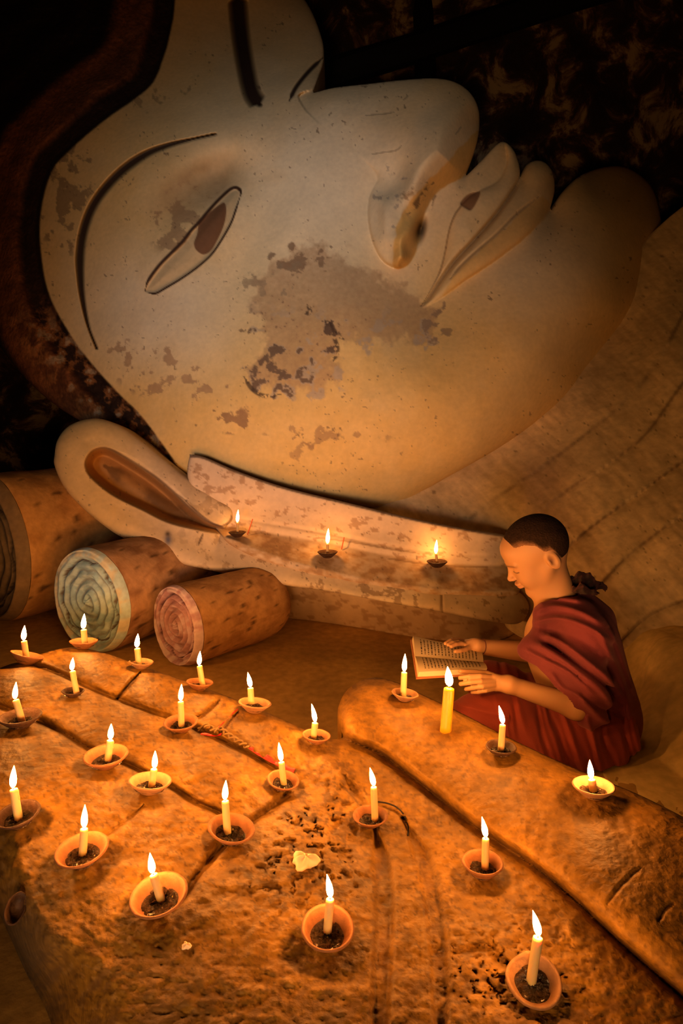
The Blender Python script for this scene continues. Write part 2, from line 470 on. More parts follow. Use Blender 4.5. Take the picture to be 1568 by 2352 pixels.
c = mix(c, (.05, .03, .02), fl)
c = mix(c, (.66, .46, .22), .3 * smooth(0, 5, ld) * smooth(960, 1100, x))
c = mix(c, (.20, .12, .06), .7 * line(x, y, CREASE, 4))
c = mix(c, (.22, .13, .07), .55 * line(x, y, [(1105, 438), (1075, 456), (1046, 490), (1031, 530), (1019, 591), (1004, 638), (968, 700)], 2.6))
c = mix(c, (.26, .15, .08), .6 * line(x, y, [(1239, 450), (1187, 490), (1141, 536), (1095, 575), (1056, 612), (1034, 640)], 2.6))
c = mix(c, (.24, .11, .05), .9 * smooth(0, 3, cd))
c = mix(c, (.30, .19, .10), .8 * smooth(.5, .62, n2) * line(x, y, [(1000, 450), (960, 500), (930, 450), (980, 420)], 14))
c = mix(c, (.12, .07, .04), .8 * line(x, y, [(995, 420), (975, 445), (955, 470), (940, 490)], 10) * smooth(.4, .5, n2))
for L_ in ([(840, 265), (880, 262), (905, 258)], [(850, 355), (880, 350), (910, 345), (925, 330)], [(925, 230), (935, 222), (932, 215)], [(1045, 310), (1060, 290)]):
    c = mix(c, (.25, .17, .1), .6 * line(x, y, L_, 2))
for L_ in ([(706, 700), (712, 715), (700, 722)], [(740, 738), (760, 745), (770, 765), (790, 780)], [(560, 865), (580, 895), (610, 910), (645, 905)], [(760, 760), (775, 800), (765, 830)]):
    c = mix(c, (.08, .05, .035), .85 * line(x, y, L_, 6) * smooth(.38, .46, n3))
# hair colours: dark red-brown, peeling light flakes near the lower edge
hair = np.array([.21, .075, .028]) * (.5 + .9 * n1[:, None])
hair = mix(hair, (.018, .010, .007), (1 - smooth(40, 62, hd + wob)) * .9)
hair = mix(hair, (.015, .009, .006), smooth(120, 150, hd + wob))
hair = mix(hair, (.42, .17, .055), .7 * smooth(.46, .56, n2) * smooth(660, 760, y) * (1 - smooth(90, 130, hd)))
hair = mix(hair, (.50, .36, .22), .9 * smooth(.60, .64, n2) * smooth(700, 800, y) * (1 - smooth(50, 100, hd)))
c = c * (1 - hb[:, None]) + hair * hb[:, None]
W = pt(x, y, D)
fx, fy = x[fc].mean(1), y[fc].mean(1)
lab = np.zeros(len(fc), int)
lab[inside(fx, fy, HP)] = 1
lab[inside(fx, fy, EYE)] = 2
lab[inside(fx, fy, UL)] = 4; lab[inside(fx, fy, LL)] = 5
nz = inside(fx, fy, NOSE) & (fx > 800); lab[nz] = 3
fb_ = (line(fx, fy, BROW, 11, taper=.3) > .3); lab[fb_ & (lab == 0)] = 6
M_hair = plaster('painted_hair', .8, 50, 9, .35, .5)
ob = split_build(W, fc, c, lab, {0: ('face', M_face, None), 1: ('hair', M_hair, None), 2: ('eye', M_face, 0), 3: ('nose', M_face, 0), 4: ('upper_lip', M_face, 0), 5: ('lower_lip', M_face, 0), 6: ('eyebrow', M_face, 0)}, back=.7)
adopt(ob[0]); adopt(ob[1])
tag(ob[2], 'half closed long eye with dark painted rim and brown iris'); tag(ob[1], 'dark red brown peeling hair'); tag(ob[6], 'dark curved groove of the eyebrow')

# ---------------- ear: helix, hollow and the front of the long lobe
EAR = [(125, 1046), (133, 1008), (163, 975), (219, 961), (275, 977), (326, 1012), (378, 1054), (434, 1100), (490, 1140), (526, 1163), (534, 1180), (530, 1198), (518, 1208), (519, 1222), (540, 1238),
       (600, 1262), (720, 1299), (860, 1328), (1003, 1347), (1100, 1354), (1170, 1352), (1205, 1372), (1214, 1402), (1190, 1432), (1130, 1428), (1000, 1404), (860, 1378), (740, 1356), (663, 1346), (561, 1326), (459, 1305), (408, 1292), (357, 1268),
       (286, 1237), (245, 1212), (189, 1166), (148, 1120), (126, 1072)]
x, y, sd, fc = sheet(EAR, 2.4)
D = TPS([(130, 1050, 2.88), (220, 965, 2.95), (350, 1060, 2.93), (500, 1170, 2.90), (200, 1150, 2.80), (300, 1220, 2.76), (400, 1250, 2.74), (600, 1300, 2.70), (800, 1345, 2.64), (1000, 1375, 2.57), (1120, 1390, 2.57), (1200, 1400, 2.64)], .003)(x, y)
Re = idw(x, y, [(125, 1046, 42), (219, 961, 42), (400, 1080, 34), (534, 1180, 22), (600, 1262, 12), (900, 1335, 12), (1100, 1354, 20), (1214, 1402, 50), (1000, 1404, 30), (600, 1335, 34), (350, 1268, 40), (200, 1170, 42)], 4)
t = np.clip(sd / Re, 0, 1)
D += Re * D / F * .8 * (1 - np.sqrt(1 - (1 - t) ** 2 + 1e-6))
CON = catmull([(196, 1059), (214, 1034), (245, 1029), (286, 1049), (347, 1088), (392, 1124), (434, 1164), (474, 1196), (510, 1210), (524, 1222), (516, 1226), (459, 1217), (388, 1200), (326, 1170), (265, 1140), (224, 1110), (201, 1085)], 6)
cd = sdb(x, y, CON)
D += .17 * smooth(-3, 20, cd)
D -= .045 * gauss(x, y, 330, 1130, 24, 150, -1.0)
D += .010 * line(x, y, [(260, 1035), (310, 1060), (370, 1105), (430, 1150)], 5)
sh = sdb(x, y, catmull([(1013, 1330), (1230, 1330), (1230, 1450), (1013, 1450)], 1))
D += .006 * line(x, y, [(1014, 1340), (1014, 1380), (1016, 1415)], 4, taper=0)
D += .008 * (fbm(x / 50, y / 50, 21, 3) - .5) + .003 * (fbm(x / 12, y / 12, 22, 3) - .5)
n1 = fbm(x / 60, y / 60, 23, 5); n2 = fbm(x / 20, y / 20, 24, 5); n3 = fbm(x / 7, y / 7, 25, 3)
c = np.array([.72, .58, .42]) * (.85 + .3 * n1[:, None])
c = mix(c, (.80, .54, .20), .85 * smooth(440, 220, x))
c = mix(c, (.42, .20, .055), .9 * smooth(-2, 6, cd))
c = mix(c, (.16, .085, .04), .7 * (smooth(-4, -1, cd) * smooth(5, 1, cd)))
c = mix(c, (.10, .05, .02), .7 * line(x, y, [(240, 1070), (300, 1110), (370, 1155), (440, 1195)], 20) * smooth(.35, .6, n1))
c = mix(c, (.30, .19, .11), .7 * smooth(.62, .66, n2) * smooth(300, 600, x))
c = mix(c, (.12, .08, .06), .7 * smooth(.79, .83, n3))
c = mix(c, (.05, .09, .25), .85 * gauss(x, y, 386, 1240, 9, 14)); c = mix(c, (.07, .05, .05), .9 * gauss(x, y, 385, 1226, 6, 6))
c = mix(c, (.14, .09, .06), .8 * line(x, y, [(466, 1226), (460, 1240), (456, 1252)], 3))
c = mix(c, (.12, .07, .04), .8 * smooth(.35, .6, n2) * line(x, y, [(530, 1240), (600, 1265), (720, 1302), (860, 1331), (1000, 1350), (1110, 1357)], 6))
c = mix(c, (.22, .13, .07), .8 * line(x, y, [(1014, 1345), (1014, 1380), (1016, 1412)], 2.5, taper=0))
c = mix(c, (.15, .10, .08), .8 * line(x, y, [(425, 1150), (470, 1190), (505, 1208), (528, 1196), (532, 1178)], 3))
W = pt(x, y, D)
fx, fy = x[fc].mean(1), y[fc].mean(1)
lab = np.zeros(len(fc), int); lab[inside(fx, fy, CON)] = 1; 
lab[(fx > 545) & (lab == 0)] = 2
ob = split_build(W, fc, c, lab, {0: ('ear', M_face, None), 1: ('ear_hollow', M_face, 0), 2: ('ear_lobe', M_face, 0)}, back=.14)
adopt(ob[0])
EARP = ob[0]

# ---------------- upper slab of the lobe with the ledge that carries three candles
WL = catmull([(380, 1190), (515, 1208), (600, 1222), (750, 1247), (870, 1272), (1003, 1291), (1100, 1298), (1200, 1300)], 6, False)
FLn = catmull([(380, 1220), (515, 1235), (600, 1266), (720, 1303), (860, 1332), (1003, 1351), (1100, 1358), (1200, 1356)], 6, False)
wally = lambda x: np.interp(x, WL[:, 0], WL[:, 1])
fronty = lambda x: np.interp(x, FLn[:, 0], FLn[:, 1])
zwall = lambda x: np.interp(x, [430, 600, 800, 1000, 1190], [2.93, 2.90, 2.84, 2.78, 2.76])
zfront = lambda x: np.interp(x, [430, 600, 800, 1000, 1190], [2.78, 2.71, 2.65, 2.58, 2.60])
SLAB = [(436, 1046), (438, 1044), (470, 1050), (540, 1080), (650, 1118), (800, 1155), (950, 1191), (1080, 1216), (1165, 1230), (1192, 1250), (1200, 1300), (1192, 1360), (1150, 1372), (1000, 1368), (860, 1348), (720, 1322), (600, 1286), (530, 1252), (505, 1225), (480, 1190), (438, 1120), (430, 1080)]
x, y, sd, fc = sheet(SLAB, 3.0)
tt = (y - wally(x)) / (fronty(x) - wally(x))
def zledge(px, py):
    t_ = np.clip((py - wally(px)) / (fronty(px) - wally(px)), 0, 1)
    return zwall(px) + (zfront(px) - zwall(px)) * t_
D = zledge(x, y) + .012 * smooth(0, -60, y - wally(x)) * 2
D += np.interp(x, [1100, 1200], [0, 1]) ** 2 * .10
D += .012 * gauss(x, y - wally(x), 800, -22, 260, 4)
t = np.clip(sd / 9, 0, 1); D += 9 * D / F * .9 * (1 - np.sqrt(1 - (1 - t) ** 2 + 1e-6))
D += .012 * smooth(0, 1, tt) * (fbm(x / 14, y / 7, 31, 3) - .5)
D += .006 * (fbm(x / 50, y / 50, 32, 3) - .5)
n1 = fbm(x / 60, y / 60, 33, 5); n2 = fbm(x / 20, y / 12, 34, 5); n3 = fbm(x / 7, y / 7, 35, 3)
c = np.array([.66, .52, .39]) * (.85 + .3 * n1[:, None])
c = mix(c, (.42, .24, .10), .7 * smooth(-.1, .3, tt) * smooth(.3, .6, n2))
c = mix(c, (.36, .22, .13), .7 * smooth(.62, .66, n2))
c = mix(c, (.10, .07, .05), .7 * smooth(.79, .83, n3))
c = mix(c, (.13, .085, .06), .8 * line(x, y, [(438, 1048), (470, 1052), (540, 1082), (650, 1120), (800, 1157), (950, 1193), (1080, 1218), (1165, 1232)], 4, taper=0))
for L_ in ([(700, 1232), (800, 1244), (900, 1262), (960, 1270)], [(870, 1280), (1000, 1298), (1120, 1302)]):
    c = mix(c, (.22, .12, .06), .6 * line(x, y, L_, 2.2))
o = mesh_obj('tmp', [(0, 0, 0)], [])
bpy.data.objects.remove(o)
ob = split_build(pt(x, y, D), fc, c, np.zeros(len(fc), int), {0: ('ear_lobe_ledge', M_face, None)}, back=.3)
o = ob[0]; o.parent = EARP

# ---------------- block below the lobe
BLK = [(560, 1318), (700, 1340), (850, 1366), (1000, 1392), (1100, 1412), (1190, 1420), (1188, 1445), (1160, 1466), (1100, 1474), (1000, 1469), (900, 1455), (800, 1438), (700, 1424), (610, 1415), (590, 1405), (575, 1360)]
x, y, sd, fc = sheet(BLK, 4.0)
ys_ = np.interp(x, [560, 700, 850, 1000, 1190], [1330, 1345, 1370, 1398, 1425]); yb = np.interp(x, [560, 610, 700, 800, 900, 1000, 1100, 1190], [1415, 1415, 1424, 1438, 1455, 1469, 1474, 1450])
tt = np.clip((y - ys_) / (yb - ys_), 0, 1)
D = (1 - tt) * (np.interp(x, [560, 1000, 1190], [2.86, 2.72, 2.78])) + tt * zfloor(yb)
D = np.minimum(D, zfloor(y)) + np.interp(x, [1050, 1190], [0, 1]) ** 2 * .12
D = np.minimum(D, zfloor(y))
n1 = fbm(x / 60, y / 60, 43, 5); n2 = fbm(x / 20, y / 12, 44, 5)
D += .008 * (fbm(x / 40, y / 30, 45, 3) - .5)
c = np.array([.58, .42, .28]) * (.8 + .4 * n1[:, None])
c = mix(c, (.30, .17, .09), .6 * smooth(.58, .64, n2))
ob = split_build(pt(x, y, D), fc, c, np.zeros(len(fc), int), {0: ('ear_lobe_base', M_face, None)}, back=.3)
ob[0].parent = EARP

# ---------------- neck with robe folds
NECK = [(840, 1190), (930, 1090), (1110, 990), (1290, 870), (1390, 740), (1450, 600), (1560, 480), (1750, 380), (2100, 350), (2300, 900), (2200, 1700), (1900, 1750), (1500, 1700), (1380, 1560), (1230, 1480), (1170, 1440), (1150, 1330), (1000, 1270), (900, 1240)]
x, y, sd, fc = sheet(NECK, 4.0)
D = TPS([(860, 1180, 3.12), (1000, 1100, 3.25), (1150, 1010, 3.28), (1300, 880, 3.36), (1420, 750, 3.55), (1560, 560, 3.7), (1560, 800, 3.2), (1568, 1050, 2.86), (1400, 1050, 2.98), (1250, 1150, 2.98),
         (1100, 1230, 3.02), (1300, 1300, 2.72), (1450, 1200, 2.72), (1568, 1300, 2.48), (1450, 1450, 2.48), (1250, 1460, 2.66), (1700, 1300, 2.35), (2200, 1400, 2.0), (2200, 500, 3.4), (1700, 700, 3.4), (1600, 1600, 2.3), (1180, 1300, 2.92)], .003)(x, y)
FOLDS = [([(1290, 1270), (1340, 1225), (1400, 1180), (1490, 1115), (1568, 1060), (1700, 960)], .030, 30),
         ([(1180, 1215), (1248, 1166), (1319, 1115), (1401, 1064), (1482, 998), (1549, 906), (1640, 780)], .016, 24),
         ([(1080, 1190), (1151, 1136), (1227, 1085), (1319, 1018), (1431, 926), (1510, 830), (1580, 700)], .010, 24),
         ([(1380, 1340), (1450, 1270), (1568, 1180), (1700, 1080)], .014, 26),
         ([(1400, 1500), (1480, 1420), (1568, 1380), (1700, 1330)], .02, 30)]
n1 = fbm(x / 60, y / 60, 53, 5); n2 = fbm((x + y) / 70, (y - x) / 16, 54, 5); n3 = fbm(x / 8, y / 8, 55, 3)
c = np.array([.74, .56, .32]) * (.8 + .4 * n1[:, None])
c = mix(c, (.56, .40, .22), .5 * smooth(.45, .65, n2))
for L_, a, w in FOLDS:
    Q = catmull(L_, 5, False); d, qx, qy, p = polydist(x, y, Q, False)
    s = np.where((y - qy) > 0, 1, -1) * d
    D += .8 * a * np.where(s > 0, np.exp(-(s / w)), -.25 * np.exp(s / (w * .5)))
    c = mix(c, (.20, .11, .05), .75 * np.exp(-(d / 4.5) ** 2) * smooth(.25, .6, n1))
D += .014 * (fbm(x / 40, y / 40, 56, 4) - .5) + .006 * (n2 - .5)
c = mix(c, (.10, .06, .03), .6 * smooth(.79, .83, n3))
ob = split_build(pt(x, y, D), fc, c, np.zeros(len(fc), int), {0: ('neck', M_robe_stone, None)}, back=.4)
adopt(ob[0])

# ---------------- rounded upright mass behind the child (the statue's arm)
ARM = [(1510, 1466), (1560, 1462), (1700, 1480), (1860, 1560), (1860, 1990), (1700, 1960), (1568, 1900), (1470, 1850), (1400, 1800), (1392, 1765), (1410, 1720), (1440, 1668), (1464, 1610), (1478, 1550), (1488, 1495)]
x, y, sd, fc = sheet(ARM, 4.0)
D = TPS([(1500, 1480, 2.25), (1460, 1650, 2.0), (1400, 1780, 1.80), (1568, 1700, 1.80), (1568, 1880, 1.62), (1568, 1500, 2.1), (1750, 1700, 1.62), (1850, 1900, 1.45)], .003)(x, y)
t = np.clip(sd / 70, 0, 1); D += .10 * (1 - np.sqrt(1 - (1 - t) ** 2 + 1e-6))
D = np.minimum(D, zfloor(y))
D += .010 * (fbm(x / 50, y / 50, 61, 4) - .5)
n1 = fbm(x / 50, y / 50, 62, 5)
c = np.array([.80, .58, .22]) * (.8 + .4 * n1[:, None])
ob = split_build(pt(x, y, D), fc, c, np.zeros(len(fc), int), {0: ('arm', M_robe_stone, None)}, back=.5)
adopt(ob[0])

# ---------------- open hand in the foreground
HAND = [(-260, 1640), (-120, 1580), (0, 1534), (80, 1506), (150, 1488), (215, 1493), (300, 1520), (380, 1548), (470, 1580), (560, 1614), (640, 1648), (700, 1676), (745, 1694), (772, 1698), (786, 1692),
        (776, 1655), (778, 1620), (800, 1582), (850, 1557), (905, 1565), (980, 1600), (1060, 1638), (1160, 1690), (1260, 1738), (1360, 1782), (1460, 1822), (1568, 1876), (1700, 1950), (1900, 2080),
        (1950, 2400), (1900, 3050), (900, 3100), (300, 3050), (200, 2640), (120, 2352), (60, 2230), (10, 2120), (-40, 2020), (-130, 1930), (-320, 1850)]
x, y, sd, fc = sheet(HAND, 4.0, 5)
G1 = [(30, 1512), (107, 1536), (165, 1560), (223, 1587), (312, 1622), (393, 1650), (464, 1680), (558, 1724), (625, 1764), (680, 1800)]
G2 = [(-60, 1600), (20, 1630), (89, 1656), (147, 1684), (210, 1722), (290, 1754), (357, 1786), (402, 1812), (444, 1840), (480, 1856), (512, 1870)]
G3 = [(655, 1826), (620, 1860), (587, 1880), (550, 1910), (510, 1945), (470, 1990), (440, 2030), (405, 2085), (370, 2130), (300, 2200), (240, 2270)]
GT = [(786, 1694), (830, 1712), (870, 1728), (935, 1775), (1000, 1826), (1080, 1890), (1160, 1945), (1240, 2000), (1330, 2075), (1430, 2170), (1568, 2290), (1750, 2450)]
def dpl(x, y, P):
    Q = catmull(P, 5, False); d, qx, qy, p = polydist(x, y, Q, False); return d, qx, qy, p
d1 = dpl(x, y, G1)[0]; d2 = dpl(x, y, G2)[0]; d3 = dpl(x, y, G3)[0]; dT = dpl(x, y, GT)[0]
THP = np.array([(786, 1694)] + list(catmull(GT, 5, False)) + [(1950, 2500), (1950, 1900), (1568, 1860), (1200, 1690), (900, 1540), (760, 1540), (765, 1690)])
EDGE1 = [(-120, 1580), (0, 1534), (80, 1506), (150, 1488), (215, 1493), (300, 1520), (380, 1548), (470, 1580), (560, 1614), (640, 1648), (700, 1676), (745, 1694), (790, 1700)]
F1P = np.array(EDGE1 + [(700, 1810)] + list(catmull(G1, 5, False)[::-1]))
F1P = np.array([(p[0], p[1] - 8) if i < len(EDGE1) else p for i, p in enumerate(F1P)])
F2P = np.array([(700, 1810)] + list(catmull(G1, 5, False)[::-1]) + [(-300, 1500)] + list(catmull(G2, 5, False)) + [(560, 1880), (655, 1826)])
F3P = np.array(list(catmull(G2, 5, False)[::-1]) + [(-400, 1600), (-400, 2300), (180, 2275)] + list(catmull(G3, 5, False)[::-1]) + [(512, 1870)])
th = inside(x, y, THP)
HB = TPS([(0, 1600, .265), (200, 1500, .255), (450, 1600, .25), (700, 1700, .235), (100, 1800, .275), (400, 1900, .27), (300, 2100, .27), (700, 1850, .235), (900, 1800, .215), (750, 2150, .255), (1100, 2000, .23), (1200, 2250, .25),
          (1568, 2352, .23), (900, 2500, .26), (850, 1620, .235), (1150, 1730, .235), (1362, 1822, .25), (1568, 1950, .26), (1700, 2600, .23), (400, 2500, .25), (100, 2050, .255), (250, 2300, .24), (-100, 1750, .265)], .003)
h = HB(x, y)
px_m = zfloor(y, .25) / F
def ridge(d, w): return np.clip(d / w, 0, 1)
h += np.where(th, .035 * np.sqrt(1 - (1 - ridge(dT, 90)) ** 2 + 1e-9), 0)
h -= .022 * np.exp(-(dT / 10) ** 2)
h += np.where(~th, .012 * ridge(dT, 60) * np.exp(-dT / 200), 0)
for d in (d1, d2):
    h -= .014 * np.exp(-(d / 7) ** 2) + .016 * np.exp(-(d / 34))
k3 = smooth(2160, 2000, y)
h -= (.013 * np.exp(-(d3 / 9) ** 2) + .012 * np.exp(-(d3 / 50))) * k3
# joints of the top finger, palm lines, folds running down to the wrist
for L_, a, w in ([(322, 1545), (290, 1580), (268, 1606)], .010, 6), ([(512, 1600), (470, 1640), (438, 1652)], .010, 6), ([(548, 1634), (520, 1665), (500, 1690)], .006, 5), \
        ([(330, 1850), (270, 1900), (215, 1930)], .006, 8), ([(860, 1900), (876, 1980), (884, 2080), (880, 2200), (872, 2330), (870, 2480)], .012, 26), ([(925, 1880), (965, 1960), (990, 2050), (1005, 2160), (1012, 2300), (1010, 2480)], .011, 24), \
        ([(790, 1780), (830, 1840), (860, 1900)], .008, 12), ([(870, 1850), (905, 1862), (930, 1885), (937, 1920)], .006, 4), \
        ([(1390, 2080), (1420, 2040), (1450, 2010), (1475, 1990)], .0022, 6), ([(1510, 2120), (1525, 2090), (1550, 2070)], .0025, 6), ([(1180, 2240), (1120, 2180), (1040, 2190)], .006, 14):
    h -= a * line(x, y, L_, w, taper=.2)
h += .010 * gauss(x, y, 760, 2080, 120, 160) - .02 * gauss(x, y, 940, 1960, 60, 120) * 0
# rough wax-covered surface
rough = fbm(x / 40, y / 28, 71, 5) - .5
h += .009 * rough * smooth(1500, 1900, y) + np.where(th, .0015, .0035) * (fbm(x / 14, y / 10, 72, 4) - .5)
h += np.where(th, -.012 * rough, 0)
pit = gauss(x, y, 740, 1860, 90, 70) + gauss(x, y, 700, 2010, 120, 90) + gauss(x, y, 1180, 2230, 160, 90)
h -= .008 * np.clip(pit, 0, 1) * smooth(.60, .68, fbm(x / 16, y / 12, 73, 3))
Rh = idw(x, y, [(0, 1534, 26), (215, 1493, 20), (640, 1648, 16), (745, 1694, 12), (776, 1650, 40), (850, 1557, 34), (1060, 1638, 34), (1360, 1782, 34), (1568, 1876, 40), (120, 2352, 190), (10, 2120, 90), (-130, 1930, 150), (250, 2640, 400), (1900, 2200, 60)], 4)
t = np.clip(sd / Rh, 0, 1)
Ah = idw(x, y, [(0, 1534, .03), (215, 1493, .03), (745, 1694, .03), (776, 1650, .07), (850, 1557, .06), (1060, 1638, .05), (1568, 1876, .05), (120, 2352, .30), (10, 2120, .28), (-130, 1930, .2), (250, 2640, .30), (1900, 2200, .05)], 4)
h -= Ah * (1 - np.sqrt(1 - (1 - t) ** 2 + 1e-6))
h = np.maximum(h, .005)
n1 = fbm(x / 60, y / 44, 74, 5); n2 = fbm(x / 20, y / 14, 75, 5); n3 = fbm(x / 9, y / 7, 76, 4); nS = fbm((x + y * .8) / 26, (y - x * .6) / 70, 77, 5)
c = np.array([.255, .125, .017]) * (.80 + .40 * n1[:, None])
c = np.where(th[:, None], np.array([.27, .130, .018]) * (.86 + .28 * n1[:, None]), c)
dirt = smooth(.46, .66, n2) * np.where(th, .6, .9)
c = mix(c, (.095, .042, .010), .5 * dirt)
c = mix(c, (.055, .022, .007), .6 * smooth(.60, .72, n3) * np.where(th, .6, 1))
c = mix(c, (.34, .19, .06), .5 * smooth(.66, .72, fbm(x / 13, y / 9, 78, 3)) * np.where(th, .3, 1))
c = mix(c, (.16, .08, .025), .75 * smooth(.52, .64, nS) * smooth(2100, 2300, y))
c = mix(c, (.07, .035, .012), .75 * smooth(.56, .64, n2) * np.clip(pit, 0, 1))
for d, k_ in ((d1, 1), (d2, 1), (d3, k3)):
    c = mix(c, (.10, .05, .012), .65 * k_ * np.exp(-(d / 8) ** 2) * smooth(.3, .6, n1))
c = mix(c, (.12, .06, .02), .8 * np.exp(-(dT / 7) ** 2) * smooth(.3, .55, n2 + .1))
for L_, w in ([(322, 1545), (290, 1580), (268, 1606)], 4), ([(512, 1600), (470, 1640), (438, 1652)], 3), ([(548, 1634), (520, 1665), (500, 1690)], 3), ([(870, 1850), (905, 1862), (930, 1885), (937, 1920)], 2.4), \
        ([(1390, 2080), (1420, 2040), (1450, 2010), (1475, 1990)], 3), ([(1510, 2120), (1525, 2090), (1550, 2070)], 3.5), ([(780, 1800), (810, 1830), (825, 1850)], 2.4), ([(1060, 1790), (1080, 1760)], 2), ([(855, 1700), (862, 1675), (878, 1660)], 2):
    c = mix(c, (.12, .06, .02), .75 * line(x, y, L_, w))
for L_, w in ([(860, 1900), (876, 1980), (884, 2080), (880, 2200), (872, 2330), (870, 2480)], 16), ([(925, 1880), (965, 1960), (990, 2050), (1005, 2160), (1012, 2300), (1010, 2480)], 14):
    c = mix(c, (.20, .09, .03), .45 * line(x, y, L_, w) * smooth(.3, .6, n1))
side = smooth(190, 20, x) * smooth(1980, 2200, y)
c = mix(c, (.07, .065, .05), .8 * side)  # shade on the hand's falling left side put into the colour

def hand_h(pxx, pyy):
    a = np.array([float(pxx)]); b = np.array([float(pyy)])
    i = np.argmin((x_h - a) ** 2 + (y_h - b) ** 2)
    return float(h_h[i])
x_h, y_h, h_h = x.copy(), y.copy(), h.copy()
W = pt(x, y, zfloor(y, h))
NH = vnormals(W, fc)
def hand_n(pxx, pyy, r=30):
    m = (x_h - pxx) ** 2 + (y_h - pyy) ** 2 < r * r
    n = NH[m].mean(0); n = Vector(n); n.normalize()
    return n if n.z > 0 else -n
fx, fy = x[fc].mean(1), y[fc].mean(1)
lab = np.zeros(len(fc), int)
lab[inside(fx, fy, F1P)] = 1; lab[inside(fx, fy, F2P) & (lab == 0)] = 2; lab[inside(fx, fy, F3P) & (lab == 0)] = 3; lab[inside(fx, fy, THP)] = 4
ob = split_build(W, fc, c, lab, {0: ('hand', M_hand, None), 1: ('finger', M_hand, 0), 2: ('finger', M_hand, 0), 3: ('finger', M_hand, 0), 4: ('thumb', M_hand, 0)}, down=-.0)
adopt(ob[0])

# ================================================================== ROOM
def box_struct(name, lo, hi, mat):
    (a, b, c_), (d, e, f) = lo, hi
    v = [(a, b, c_), (d, b, c_), (d, e, c_), (a, e, c_), (a, b, f), (d, b, f), (d, e, f), (a, e, f)]
    q = [(0, 3, 2, 1), (4, 5, 6, 7), (0, 1, 5, 4), (1, 2, 6, 5), (2, 3, 7, 6), (3, 0, 4, 7)]
    o = mesh_obj(name, v, q, mat, sm=False); o['kind'] = 'structure'
    return o
# floor: gently uneven, so a grid
gx, gy = np.meshgrid(np.arange(-4.5, 4.51, .05), np.arange(-4.0, 7.01, .05))
gz = .010 * (fbm(gx * 3, gy * 3, 91, 4) - .75)
idx = np.arange(gx.size).reshape(gx.shape)
ff = np.stack([idx[:-1, :-1].ravel(), idx[:-1, 1:].ravel(), idx[1:, 1:].ravel(), idx[1:, :-1].ravel()], -1)
o = mesh_obj('floor', np.stack([gx.ravel(), gy.ravel(), gz.ravel()], -1), ff, M_floor); o['kind'] = 'structure'

def fresco_mat():
    m, nt, b = mat_new('faded_fresco'); N = nt.nodes.new; L = nt.links.new
    tc = N('ShaderNodeTexCoord')
    n = N('ShaderNodeTexNoise'); n.inputs['Scale'].default_value = 3.2; n.inputs['Detail'].default_value = 8; n.inputs['Roughness'].default_value = .65
    n.inputs['Distortion'].default_value = .6
    r = N('ShaderNodeValToRGB'); e = r.color_ramp.elements
    e[0].position = .38; e[0].color = (.03, .018, .01, 1); e[1].position = .62; e[1].color = (.75, .52, .26, 1)
    k = e.new(.50); k.color = (.07, .035, .018, 1); k = e.new(.55); k.color = (.22, .10, .055, 1)
    L(tc.outputs['Object'], n.inputs['Vector']); L(n.outputs['Fac'], r.inputs[0]); L(r.outputs[0], b.inputs['Base Color'])
    b.inputs['Roughness'].default_value = .95
    bp = N('ShaderNodeBump'); bp.inputs['Strength'].default_value = .5; L(n.outputs['Fac'], bp.inputs['Height']); L(bp.outputs[0], b.inputs['Normal'])
    return m
M_fresco = fresco_mat()
box_struct('wall_far', (-4.5, 6.6, -.05), (4.5, 6.9, 5.2), M_fresco)
box_struct('wall_left', (-4.8, -4, -.05), (-4.5, 6.9, 5.2), M_wall)
box_struct('wall_right', (4.5, -4, -.05), (4.8, 6.9, 5.2), M_wall)
box_struct('ceiling', (-4.8, -4.3, 5.2), (4.8, 6.9, 5.5), M_wall)
# near wall with the doorway the daylight comes through
box_struct('wall_near', (-.2, -4.3, -.05), (4.5, -4, 5.2), M_wall)
box_struct('wall_near.001', (-4.8, -4.3, -.05), (-1.7, -4, 5.2), M_wall)
box_struct('wall_near.002', (-1.7, -4.3, 2.3), (-.2, -4, 5.2), M_wall)

M_beam = simple('blackened_wood', (.012, .009, .007), .8)
def beam(name, a, b, wd, label):
    a, b = Vector(a), Vector(b); d = (b - a); L = d.length; d.normalize()
    s = d.cross(Vector((0, 1, 0))).normalized(); u = d.cross(s)
    v = []; q = []
    rr = random.Random(5)
    for i in range(9):
        p = a + d * L * i / 8
        for k in range(8):
            an = math.pi / 4 * k + math.pi / 8
            rad = wd * (1 + .06 * rr.uniform(-1, 1))
            v.append(p + s * math.cos(an) * rad + u * math.sin(an) * rad)
    for i in range(8):
        for k in range(8):
            q.append((i * 8 + k, i * 8 + (k + 1) % 8, i * 8 + 8 + (k + 1) % 8, i * 8 + 8 + k))
    q.append(tuple(range(7, -1, -1))); q.append(tuple(range(64, 72)))
    o = mesh_obj(name, v, q, M_beam, sm=False); reorigin(o, a)
    return tag(o, label, 'beam')
beam('roof_beam', V(700, 190, 5.6), V(1700, -130, 5.6), .115, 'long blackened wooden beam sloping across above the statue nose')
beam('wall_post', V(960, -260, 6.0), V(985, 420, 6.0), .10, 'upright blackened wooden post crossing behind the sloping beam')

